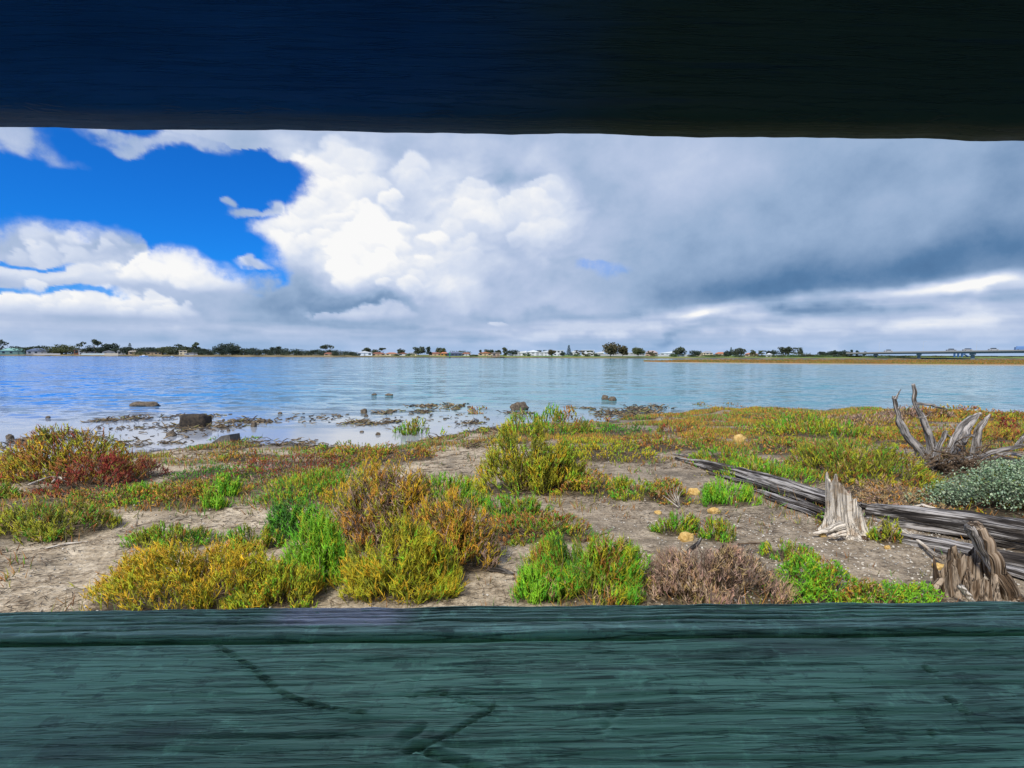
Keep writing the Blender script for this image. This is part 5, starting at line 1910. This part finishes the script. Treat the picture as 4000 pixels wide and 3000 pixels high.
GT = 'trees on the far shore'
TREES = [
    ('tall gum cut by the left edge on the far shore', 5, 1322, 60, 'gum', 'dark', 30), ('tall thin crowned gum above the white house, far left', 374, 1324, 44, 'umbrella', 'gum', 30),
    ('spreading gum left of the tall thin crowned gum', 338, 1335, 70, 'gum', 'gum', 26), ('dark round tree right of the white house, far left', 435, 1337, 70, 'round', 'dark', 45),
    ('tiered pine behind the dark trees, far left', 508, 1337, 24, 'pine', 'pine', 60), ('dark bushy tree under the left tiered pine', 498, 1352, 62, 'round', 'dark', 30),
    ('olive bush beside the moored white boat, far left', 548, 1366, 50, 'bush', 'olive', 12), ('grey green gum pair, left crown, left of the big dark wood', 722, 1343, 64, 'gum', 'gum', 45),
    ('grey green gum pair, right and taller crown, left of the dark wood', 760, 1336, 42, 'gum', 'gum', 45), ('broad high crowned tree topping the dark wood', 905, 1337, 100, 'round', 'dark', 60),
    ('umbrella shaped gum standing clear above the wood', 1281, 1343, 54, 'umbrella', 'gum', 40), ('pointed tree above the wood, left of the umbrella gum', 1078, 1346, 50, 'tall', 'dark', 45),
    ('gum behind the white gabled shed', 1432, 1354, 40, 'round', 'gum', 50), ('small mop headed gum right of the white gabled shed', 1496, 1355, 32, 'umbrella', 'gum', 45),
    ('low round gum beside the mop headed gum', 1468, 1362, 44, 'round', 'gum', 45), ('lone round tree behind the red roofed row', 1567, 1360, 34, 'round', 'gum', 45),
    ('big spreading gum at the end of the red roofed row', 1636, 1350, 56, 'round', 'gum', 25), ('dark ragged cypress like tree right of the big spreading gum', 1677, 1353, 30, 'tall', 'dark', 15),
    ('olive tree left of the dark blue house', 1722, 1356, 46, 'round', 'olive', 35), ('long grey green grove behind the dark blue house', 1790, 1359, 100, 'bush', 'gum', 60),
    ('small slim tree in the gap right of the dark blue house', 1878, 1365, 16, 'tall', 'dark', 30), ('round tree behind the tan house left of the jetty', 1910, 1360, 46, 'round', 'gum', 45),
    ('small round tree behind the boat shed', 1946, 1364, 26, 'round', 'gum', 50), ('olive upright tree right of the boat shed', 1975, 1356, 32, 'tall', 'olive', 25),
    ('dark round tree left of the white house row', 2002, 1364, 52, 'round', 'dark', 20), ('small dark tree among the white houses', 2112, 1366, 42, 'gum', 'dark', 45),
    ('brownish tree before the white houses', 2155, 1363, 36, 'round', 'brown', 14), ('low dark tree left of the tall tiered pine', 2197, 1372, 30, 'round', 'dark', 12),
    ('tall tiered pine in the white house row, centre', 2222, 1345, 22, 'pine', 'pine', 30), ('brown gum right of the tall tiered pine', 2264, 1366, 42, 'gum', 'brown', 25),
    ('sparse gum before the last white houses', 2312, 1369, 40, 'gum', 'olive', 25), ('huge domed tree, the largest on the far shore', 2385, 1333, 84, 'round', 'brown', 10),
    ('lower crown leaning off the huge domed tree', 2432, 1346, 48, 'round', 'brown', 12), ('neat round tree right of the huge domed tree', 2492, 1353, 60, 'round', 'olive', 10),
    ('brown tree in front of the brick house', 2540, 1370, 30, 'gum', 'brown', 15), ('tall gum right of the blue white house', 2652, 1353, 54, 'round', 'gum', 16),
    ('wide dark tree left of the cream two storey house', 2718, 1365, 56, 'round', 'dark', 16), ('thin pine tip behind the big rounded gum, right', 2855, 1354, 14, 'pine', 'pine', 60),
    ('big rounded gum beside the terracotta roofs', 2885, 1357, 60, 'round', 'gum', 16), ('dark tree left of the big rounded gum by the terracotta roofs', 2845, 1368, 40, 'round', 'dark', 14),
    ('palm like tree row left crown, right shore', 2940, 1366, 36, 'gum', 'olive', 20), ('palm like tree row right crown, right shore', 2975, 1368, 36, 'gum', 'olive', 20),
    ('dark domed tree before the highest right gum', 3015, 1363, 50, 'round', 'dark', 20), ('highest gum of the right shore left of the bridge', 3068, 1347, 56, 'round', 'gum', 30),
    ('second high gum left of the bridge', 3110, 1356, 48, 'gum', 'gum', 30), ('olive bush mass below the high gums', 3145, 1372, 80, 'bush', 'olive', 14),
    ('dark tree left of the bridge end', 3212, 1369, 40, 'round', 'dark', 25), ('round tree at the bridge end', 3250, 1367, 50, 'round', 'dark', 20),
    ('broad dark tree beside the bridge abutment', 3290, 1368, 56, 'round', 'dark', 15),
]
for lab, x, yt, w, k, tone, off in TREES:
    tree(lab, x, yt, w, k, tone, off, GT)
# the wood along the left shore: single trees nothing tells apart
rg = np.random.default_rng(31)
for i, x in enumerate(np.linspace(790, 1400, 30)):
    yt = float(np.interp(x, [800, 860, 950, 1050, 1180, 1300, 1385], [1358, 1350, 1352, 1358, 1360, 1362, 1368])) + rg.normal(0, 2.0)
    tree('dark tree in the unbroken wood on the far left shore', x + rg.normal(0, 6), yt, rg.uniform(52, 76), 'bush' if i % 3 else 'round', ('dark', 'dark', 'gum')[i % 3], rg.uniform(8, 45), 'trees of the unbroken wood')
for i, (x, yt, w, tone) in enumerate([(90, 1350, 90, 'dark'), (30, 1348, 90, 'dark'), (130, 1356, 100, 'olive'), (205, 1354, 90, 'dark'), (360, 1356, 90, 'dark'), (445, 1352, 80, 'dark'), (590, 1360, 90, 'dark'), (660, 1358, 90, 'dark'), (700, 1352, 80, 'gum'), (770, 1356, 70, 'dark'), (260, 1352, 100, 'olive'), (315, 1355, 90, 'dark'), (470, 1356, 60, 'dark'), (530, 1358, 70, 'dark'), (560, 1358, 60, 'gum'), (620, 1362, 80, 'dark'), (730, 1362, 70, 'olive'), (0, 1352, 90, 'dark'), (410, 1352, 80, 'dark'), (60, 1345, 80, 'dark'), (120, 1352, 90, 'dark'), (190, 1352, 70, 'gum'), (235, 1344, 90, 'olive'), (290, 1348, 90, 'olive'), (150, 1348, 70, 'dark'),
                                      (400, 1350, 60, 'gum'), (590, 1354, 70, 'dark'), (625, 1350, 56, 'gum'), (655, 1352, 60, 'olive'), (690, 1354, 60, 'dark'), (785, 1360, 46, 'dark'), (25, 1360, 60, 'dark'), (215, 1366, 60, 'olive'), (570, 1370, 40, 'dark'), (680, 1370, 50, 'olive')]):
    tree('dark garden tree between the houses on the far left shore', x, yt - 2, w * 1.3, 'bush' if i % 2 else 'round', tone, 55 if i % 2 else 40, 'garden trees, far left shore')
for i, (x, yt, w) in enumerate([(3345, 1384, 70), (3395, 1385, 70), (3450, 1384, 80), (3510, 1385, 80), (3560, 1386, 70), (3630, 1389, 60), (3665, 1386, 60), (3700, 1389, 60), (3740, 1391, 60), (3780, 1391, 60),
                                (3835, 1388, 70), (3875, 1388, 60), (3925, 1391, 40), (3965, 1389, 60), (4020, 1390, 80), (4090, 1389, 80)]):
    tree('dark bush seen under the bridge deck', x, yt, w, 'bush', 'dark' if i % 2 else 'olive', 14 + 8 * (i % 3), 'bushes beyond the bridge')
for i, (x, yt, w) in enumerate([(3130, 1362, 16), (3262, 1366, 20), (3300, 1366, 22), (3325, 1364, 16), (3350, 1367, 20), (3378, 1367, 16)]):
    tree('small tree top behind the bridge end', x, yt, w, 'tall', 'pine', 120, 'tree tops behind the bridge end')
for i, x in enumerate([3040, 3090, 3130, 3175, 3215, 3255, 3295, 2760, 1390, 1545, 1600, 1750, 1850, 2250, 2330, 2560, 2630, 2700, 2790, 2810, 2900, 2960, 3000, 3180, 2290, 2060]):
    tree('low hedge bush in the gardens of the far shore', x, 1376 + (i * 7) % 5 + (2 if x > 2700 else 0), 64 if x > 2700 else 34, 'bush', ('olive', 'green', 'dark')[i % 3], 8 + (i % 4) * 3, 'garden hedge bushes')

M_GLASS = plain('dark_window', (.03, .04, .05), .2)
_hm = {}


def hm(c, rough=.7):
    k = (round(c[0], 3), round(c[1], 3), round(c[2], 3))
    if k not in _hm:
        _hm[k] = plain('render_%d' % len(_hm), c, rough, 0, .08, .3)
    return _hm[k]


WHITE, CREAM, BRICK, TANW, NAVY, TEAL, GREYW = (.56, .58, .62), (.66, .58, .42), (.28, .13, .08), (.50, .38, .25), (.05, .08, .16), (.20, .36, .34), (.40, .42, .45)
R_RED, R_TERRA, R_GREY, R_BLUE, R_WHITE, R_TEAL, R_DARK = (.26, .10, .06), (.40, .16, .08), (.25, .26, .28), (.10, .14, .22), (.72, .75, .80), (.22, .42, .38), (.10, .10, .11)


def house(label, x, w, ytop, wall, roof, off=22, style='hip', nwin=3, storeys=1, fence=None, cat='house', name='house', dy=8.0):
    P, dep = far_base(x, off)
    W = w * dep / F
    H = max(2.4, far_top(x, ytop, dep) - P[2])
    o = thing(name, label, cat, P)
    yaw = math.atan2(P[0], P[1])
    o.rotation_euler = (0, 0, -yaw)
    wh = H * (.62 if style != 'flat' else .93)
    D_ = min(dy, W * .8)
    MB().box((0, D_ / 2, wh / 2), (W, D_, wh)).build('wall', hm(wall), o)
    e = .35
    if style == 'hip':
        r = W * .28
        v = [(-W / 2 - e, -e, wh), (W / 2 + e, -e, wh), (W / 2 + e, D_ + e, wh), (-W / 2 - e, D_ + e, wh), (-W / 2 + r, D_ / 2, H), (W / 2 - r, D_ / 2, H)]
        me = make_mesh('roof', v, [np.array([(0, 1, 5, 4), (2, 3, 4, 5), (3, 2, 1, 0)]), np.array([(1, 2, 5), (3, 0, 4)])], smooth=False)
    elif style == 'gable':
        v = [(-W / 2 - e, -e, wh), (W / 2 + e, -e, wh), (W / 2 + e, D_ + e, wh), (-W / 2 - e, D_ + e, wh), (0, -e, H), (0, D_ + e, H)]
        me = make_mesh('roof', v, [np.array([(0, 4, 5, 3), (1, 2, 5, 4), (3, 2, 1, 0)]), np.array([(0, 1, 4), (2, 3, 5)])], smooth=False)
    elif style == 'skillion':
        v = [(-W / 2 - e, -e, wh), (W / 2 + e, -e, H), (W / 2 + e, D_ + e, H), (-W / 2 - e, D_ + e, wh), (-W / 2 - e, -e, wh - .25), (W / 2 + e, -e, wh - .05), (W / 2 + e, D_ + e, wh - .05), (-W / 2 - e, D_ + e, wh - .25)]
        me = make_mesh('roof', v, np.array([(0, 1, 2, 3), (7, 6, 5, 4), (0, 4, 5, 1), (1, 5, 6, 2), (2, 6, 7, 3), (3, 7, 4, 0)]), smooth=False)
    else:
        me = MB().box((0, D_ / 2, wh + .12), (W + .8, D_ + .8, .24)).mesh('roof')
    obj('roof', me, hm(roof), o)
    for s in range(storeys):
        for k in range(nwin):
            cx = -W / 2 + W * (k + .5) / nwin
            hz = wh / storeys
            ww, hh = min(1.8, W / nwin * .55), hz * .42
            if s == 0 and k == nwin // 2:
                MB().box((cx, -.03, hz * .38), (min(1.1, ww), .08, hz * .76)).build('door', hm(tuple(.5 * c for c in wall)), o)
            else:
                wn = MB().box((cx, -.03, hz * (s + .55)), (ww, .08, hh)).build('window', M_GLASS, o)
    return o


house('low house with pale teal roof at the far left', 58, 84, 1360, TEAL, R_TEAL, 20, 'hip', 4)
house('dark blue roofed house with pale verandah, far left', 165, 90, 1360, GREYW, R_BLUE, 22, 'hip', 5)
house('white two storey house behind the tall gums, far left', 350, 66, 1358, WHITE, R_WHITE, 30, 'skillion', 4, 2)
house('red brown wall house left of the white two storey house', 306, 26, 1364, BRICK, R_GREY, 32, 'flat', 2)
house('white house with small gable right of the tall gums', 425, 40, 1368, WHITE, R_GREY, 24, 'gable', 2)
house('small white roofed house among dark trees, far left', 474, 26, 1364, GREYW, R_WHITE, 34, 'gable', 2)
house('long tan roofed house below the tiered pine', 540, 62, 1366, TANW, (.45, .42, .38), 34, 'hip', 4)
house('brown arched villa behind the moored boat', 595, 60, 1374, TANW, R_DARK, 26, 'flat', 5)
house('cream stepped house left of the dark wood', 715, 26, 1368, CREAM, CREAM, 22, 'flat', 2, 2)
house('low white shed with grey roof left of the dark wood', 746, 44, 1375, WHITE, R_GREY, 14, 'skillion', 2)
house('small red roofed hut under the umbrella gum', 1284, 34, 1380, TANW, R_RED, 14, 'hip', 2)
house('white gabled boathouse with pale blue roof', 1424, 58, 1371, (.62, .70, .80), R_WHITE, 14, 'gable', 3)
house('red roofed bungalow next to the white gabled boathouse', 1478, 52, 1377, TANW, R_RED, 22, 'hip', 3)
house('red roofed bungalow, middle of the row', 1530, 46, 1378, CREAM, R_TERRA, 22, 'hip', 3)
house('bungalow with white gable in the red roofed row', 1575, 40, 1377, WHITE, R_RED, 20, 'gable', 2)
house('pale bungalow left of the big spreading gum', 1608, 36, 1379, CREAM, R_GREY, 20, 'hip', 2)
house('pink walled bungalow right of the ragged dark tree', 1700, 50, 1376, TANW, R_RED, 24, 'hip', 3)
house('orange brick house left of the dark blue house', 1735, 30, 1375, (.50, .28, .07), R_TERRA, 22, 'hip', 2)
house('dark blue house with white arched window', 1775, 56, 1374, NAVY, (.11, .13, .20), 16, 'hip', 4)
house('red and white bungalow right of the dark blue house', 1822, 34, 1379, WHITE, R_RED, 24, 'hip', 3)
house('tan house with gable roof left of the boat shed', 1895, 52, 1374, TANW, R_TERRA, 24, 'gable', 3)
house('boat shed with white door on the brown jetty', 1938, 30, 1378, (.35, .27, .2), (.42, .35, .28), 4, 'flat', 2, name='boat_shed', cat='shed')
for i, (x, w, yt, st, s2) in enumerate([(2030, 48, 1370, 'skillion', 1), (2082, 54, 1367, 'gable', 2), (2132, 42, 1367, 'skillion', 2), (2182, 40, 1368, 'flat', 2), (2246, 36, 1369, 'gable', 1), (2296, 48, 1367, 'flat', 2), (2340, 34, 1372, 'skillion', 1)]):
    house(['white sloping roofed house at the left end of the white row', 'white gabled two storey house in the white row', 'white two storey house left of the brownish tree', 'white flat roofed house left of the tall tiered pine',
           'white gabled house right of the tall tiered pine', 'white flat roofed block in the middle of the white row', 'last white house left of the huge domed tree'][i], x, w, yt, WHITE, (R_WHITE if i % 2 else (.62, .64, .68)), 32, st, 3, s2)
house('long low white house seen under the huge domed tree', 2440, 110, 1380, WHITE, (.6, .62, .66), 34, 'flat', 6)
house('tan brick house right of the neat round tree', 2545, 46, 1369, (.38, .27, .20), (.35, .28, .26), 28, 'hip', 3, 2)
house('blue white house with sloping roof left of the tall gum', 2606, 52, 1371, (.68, .74, .82), (.66, .72, .80), 22, 'skillion', 3)
house('cream two storey house with grey roof, right shore', 2764, 38, 1371, CREAM, R_GREY, 24, 'hip', 3, 2)
house('low cream wing left of the cream two storey house', 2735, 30, 1384, CREAM, CREAM, 20, 'flat', 2)
house('terracotta roofed house left of the big rounded gum', 2815, 40, 1375, (.55, .42, .33), R_TERRA, 30, 'hip', 3)
house('terracotta roofed house right of the big rounded gum', 2935, 46, 1378, (.55, .42, .33), R_TERRA, 30, 'hip', 3)
house('small white shed at the foot of the dark domed tree', 3004, 22, 1386, WHITE, R_WHITE, 12, 'gable', 1, name='shed', cat='shed')


def low_wall(label, x0, x1, h, c, off):
    a, d0 = far_base(x0, off)
    b, d1 = far_base(x1, off)
    dv = b - a
    ln = float(np.hypot(dv[0], dv[1]))
    c = tuple(q * .6 for q in c)
    o = MB().box((0, 0, h / 2), (ln, .2, h)).box((0, 0, h + .06), (ln + .1, .3, .12)).build('garden_wall', hm(c))
    o.location = tuple((a + b) / 2)
    o.rotation_euler = (0, 0, math.atan2(dv[1], dv[0]))
    tag(o, label, 'wall', 'garden walls on the far shore')


low_wall('white garden wall before the dark blue roofed house', 120, 236, 1.3, WHITE, 14)
low_wall('pale blue garden wall below the white two storey house', 318, 440, 1.5, (.6, .72, .78), 12)
low_wall('cream sea wall by the small jetty, far left', 408, 462, 2.2, CREAM, 3)
low_wall('white fence along the lawn, centre', 1980, 2030, 1.0, WHITE, 18)
low_wall('pale wall under the neat round tree', 2340, 2520, 1.4, WHITE, 24)
low_wall('white wall along the right gardens', 2560, 2720, 1.2, (.7, .72, .76), 16)


# ---- jetty, boats, markers
def boat(label, x, y, w, hull, group=None):
    dep = float(shore_depth(x)) - 14
    P = at_depth(x, y, dep)
    L = w * dep / F
    o = thing('moored_boat', label, 'boat', (P[0], P[1], 0), 'moored boats')
    o.rotation_euler = (0, 0, -math.atan2(P[0], P[1]))
    sec = [(-.5, .7), (-.2, 1), (.15, 1), (.4, .6), (.5, .05)]
    V = []
    for t, b in sec:
        bw = L * .16 * b
        z = .10 * L * (1 + .35 * max(t, 0))
        V += [(t * L, -bw, z), (t * L, -bw * .6, -.1), (t * L, bw * .6, -.1), (t * L, bw, z)]
    f = []
    for i in range(len(sec) - 1):
        a = i * 4
        f += [(a, a + 4, a + 5, a + 1), (a + 1, a + 5, a + 6, a + 2), (a + 2, a + 6, a + 7, a + 3), (a + 3, a + 7, a + 4, a)]
    f.append((0, 1, 2, 3))
    obj('hull', make_mesh('hull', V, np.array(f), smooth=False), hm(hull), o)
    cb = MB().box((-.05 * L, 0, .155 * L), (.34 * L, .2 * L, .11 * L), taper=.8).build('cabin', hm((.7, .72, .75)), o)
    MB().box((.10 * L, 0, .16 * L), (.05 * L, .17 * L, .07 * L)).build('windscreen', M_GLASS, cb)


boat('white motor boat moored below the brown arched villa', 562, 1390, 28, (.8, .82, .85))
boat('small white boat by the shore left of the cream house', 672, 1389, 14, (.75, .75, .74))
Pj, dj = far_base(1935, -6)
jt = thing('jetty', 'brown timber jetty below the boat shed', 'jetty', (Pj[0], Pj[1], 0))
MB().box((0, 3, 1.15), (11, 8, .25)).build('deck', hm((.22, .15, .10)), jt)
for k in range(5):
    MB().tube(resample([(-5 + 2.5 * k, -.8, -.5), (-5 + 2.5 * k, -.8, 1.9)], 3), [.14, .14], 8).build('pile', hm((.16, .11, .08)), jt)
Pm = at_depth(1757, 1393, float(shore_depth(1757)) - 8)
mk = thing('channel_marker', 'green channel marker post in the water before the dark blue house', 'marker', (Pm[0], Pm[1], 0))
MB().tube(resample([(0, 0, -.5), (0, 0, 3.4)], 3), [.28, .22], 10).build('post', hm((.02, .22, .10)), mk)
MB().box((0, 0, 3.0), (1.2, .2, 1.1), taper=.2).build('topmark', hm((.02, .30, .12)), mk)
Pm = at_depth(1757, 1399, 290)
by = thing('buoy', 'dark buoy floating below the green channel marker', 'buoy', (Pm[0], Pm[1], 0))
MB().tube(resample([(0, 0, -.2), (0, 0, .25), (0, 0, .7)], 5), [.25, .48, .4, .1], 12).build('float', hm((.02, .025, .03)), by)

# ---- road bridge
M_CONC = plain('bridge_concrete', (.15, .16, .165), .85, 0, .12, .2)
M_PIER = plain('pier_concrete', (.18, .20, .23), .85, 0, .1, .2)
BL, BR = (3305, 300.0), (4500, 255.0)


def bpt(x, y):
    dep = float(np.interp(x, [BL[0], BR[0]], [BL[1], BR[1]]))
    return at_depth(x, y, dep), dep


deck_top = lambda x: float(np.interp(x, [3290, 3500, 3700, 4000, 4500], [1377.5, 1373, 1370.5, 1366, 1362]))
deck_bot = lambda x: float(np.interp(x, [3290, 3500, 3700, 4000, 4500], [1385.5, 1383, 1381.5, 1379, 1377]))
A_, _ = bpt(3305, deck_top(3305))
bz = thing('road_bridge', 'long low concrete road bridge crossing the water at far right', 'bridge', (A_[0], A_[1], 0))
bxs = np.linspace(3305, 4500, 40)


def bridge_strip(name, yt, yb, y_back, m, zadd=0.0):
    V = []
    for x in bxs:
        a, dep = bpt(x, yt(x))
        b, _ = bpt(x, yb(x))
        nrm = ray(x, 1386)
        nrm = np.array((nrm[0], nrm[1], 0)) / np.hypot(nrm[0], nrm[1])
        o_ = nrm * y_back[0]
        i_ = nrm * y_back[1]
        V += [a + o_ + (0, 0, zadd), b + o_, b + i_, a + i_ + (0, 0, zadd)]
    n = len(bxs)
    f = []
    for i in range(n - 1):
        k = i * 4
        f += [(k, k + 4, k + 5, k + 1), (k + 1, k + 5, k + 6, k + 2), (k + 2, k + 6, k + 7, k + 3), (k + 3, k + 7, k + 4, k)]
    f += [(0, 1, 2, 3), (n * 4 - 1, n * 4 - 2, n * 4 - 3, n * 4 - 4)]
    ob = obj(name, make_mesh(name, np.array(V), np.array(f), smooth=False), m, bz)
    ob.matrix_parent_inverse = Matrix.Translation(-bz.location)


bridge_strip('girder', lambda x: deck_top(x) + 5.2, deck_bot, (1.2, 9.5), M_CONC)
bridge_strip('deck', lambda x: deck_top(x) + 3.0, lambda x: deck_top(x) + 5.2, (0.0, 10.8), M_CONC)
bridge_strip('parapet', deck_top, lambda x: deck_top(x) + 3.0, (0.05, 0.35), plain('parapet_concrete', (.22, .21, .19), .8, 0, .06, .2))
for x, wpx in [(3421, 13), (3590, 14), (3800, 17), (4060, 19)]:
    b, dep = bpt(x, deck_bot(x))
    w = wpx * dep / F
    nrm = ray(x, 1386)
    yaw = -math.atan2(nrm[0], nrm[1])
    pb = b + np.array((nrm[0], nrm[1], 0)) / np.hypot(nrm[0], nrm[1]) * 5
    ob = MB().box((0, 0, (b[2] - .6) / 2 - .3), (w * .75, 3.2, b[2] + .0), taper=1.0).build('pier', M_PIER, bz)
    MB().box((0, 0, b[2] - .45), (w * 1.15, 6.5, .9)).build('pier_head', M_PIER, ob)
    ob.matrix_parent_inverse = Matrix.Translation(-bz.location) @ Matrix.Translation(Vector((pb[0], pb[1], 0))) @ Matrix.Rotation(yaw, 4, 'Z')
for i, x in enumerate([3437, 3609, 3818]):
    p, dep = bpt(x, deck_top(x))
    h = far_top(x, [1336, 1332, 1328][i], dep) - p[2]
    o = thing('street_lamp', ['lamp post on the bridge nearest its left end', 'lamp post in the middle of the bridge', 'lamp post on the bridge nearest the right edge'][i], 'lamp post', p + np.array((0, .6, -.5)), 'lamp posts on the bridge')
    MB().tube(resample([(0, 0, 0), (0, 0, h)], 4), [.09, .05], 6).build('post', hm((.45, .47, .5)), o)
    am = MB().tube(resample([(0, 0, h), (.5, 0, h + .25), (1.4, 0, h + .3)], 6), [.05, .04], 6).build('arm', hm((.45, .47, .5)), o)
    MB().box((1.6, 0, h + .28), (.6, .22, .12)).build('lamp_head', hm((.5, .5, .5)), am)


def car(label, x, c, L=4.3, van=False):
    p, dep = bpt(x, deck_top(x) + 3.0)
    nrm = ray(x, 1386)
    nrm = np.array((nrm[0], nrm[1], 0)) / np.hypot(nrm[0], nrm[1])
    p = p + nrm * 3.2
    q, _ = bpt(x + 30, deck_top(x + 30) + 3.0)
    o = thing('car', label, 'van' if van else 'car', p, 'vehicles on the bridge')
    o.rotation_euler = (0, 0, math.atan2(q[1] - (p - nrm * 3.2)[1], q[0] - (p - nrm * 3.2)[0]))
    bh = 1.5 if van else .75
    MB().box((0, 0, .35 + bh / 2), (L, 1.8, bh), taper=.97).build('body', hm(c, .35), o)
    MB().box((-.1 * L * 0, 0, .35 + bh + .28), (L * (.8 if van else .55), 1.6, .56), taper=.8).build('cabin', M_GLASS if not van else hm(c, .35), o)
    for sx in (-.31, .31):
        for sy in (-.82, .82):
            MB().tube(resample([(sx * L, sy - .1, .33), (sx * L, sy + .1, .33)], 2), [.33, .33], 12).build('wheel', hm((.02, .02, .02)), o)


car('grey car on the bridge, leftmost', 3470, (.35, .36, .38), 4.0)
car('dark grey car on the bridge beside the second lamp post', 3715, (.22, .24, .27))
car('grey car on the bridge above the third pier', 3778, (.3, .31, .32), 4.0)
car('pale car on the bridge right of the last lamp post', 3880, (.32, .34, .36), 4.2)
car('blue van on the bridge at the right edge', 3988, (.12, .22, .42), 5.2, True)
# blue steel walkway under the bridge
p, dep = bpt(3905, 1400)
bw = thing('steel_walkway', 'blue steel frame and ramp under the right part of the bridge', 'walkway', (p[0], p[1] + 25, .3))
M_BL = hm((.03, .10, .26))
for k, dx_ in enumerate((0, 2.2, 4.4)):
    MB().box((dx_ - 3, 0, 2.2 - .2 * k), (.7, .7, 4.4 - .4 * k)).build('post', M_BL, bw)
MB().tube(resample([(2, 0, 2.2), (6.5, 0, 6.0)], 3), [.45, .45], 4).build('ramp', M_BL, bw)
MB().tube(resample([(3, 0, 2.4), (6.5, 0, .4)], 3), [.4, .4], 4).build('ramp', M_BL, bw)
MB().box((-.8, 0, 4.3), (5.2, .5, .4)).build('beam', M_BL, bw)

# low scrub on the spit
def spit_scrub():
    rg = np.random.default_rng(811)
    nr, nc = SPIT.shape[:2]
    n = 26000
    u = rg.uniform(0, nc - 1.01, n) ** 1.0
    v = rg.uniform(1.6, nr - 1.8, n)
    i, j = v.astype(int), u.astype(int)
    a, b = (v - i)[:, None], (u - j)[:, None]
    P = (SPIT[i, j] * (1 - a) + SPIT[i + 1, j] * a) * (1 - b) + (SPIT[i, j + 1] * (1 - a) + SPIT[i + 1, j + 1] * a) * b
    pal = np.array([(.15, .11, .012), (.24, .13, .015), (.30, .13, .02), (.10, .11, .012), (.20, .17, .02)])
    pick = np.clip(.5 + .6 * fbm(P[:, 0] * .10, P[:, 1] * .03, 4, 83) + rg.normal(0, .1, n), 0, .99)
    c = pal[(pick * 5).astype(int)] * rg.uniform(.75, 1.25, (n, 1))
    D_ = np.stack([rg.normal(0, .5, n), rg.normal(0, .5, n), np.ones(n)], 1)
    V, f, C = spikes(P - (0, 0, .05), D_, rg.uniform(.18, .5, n) * (1 + .6 * fbm(P[:, 0] * .2, P[:, 1] * .1, 2, 5)), rg.uniform(.05, .13, n), c * .7, c, rg)
    o = obj('spit_scrub', make_mesh('spit_scrub', V, f, col=C), M_PLANT)
    tag(o, 'rust and olive saltmarsh scrub covering the long spit', 'scrub', kind='stuff')


spit_scrub()
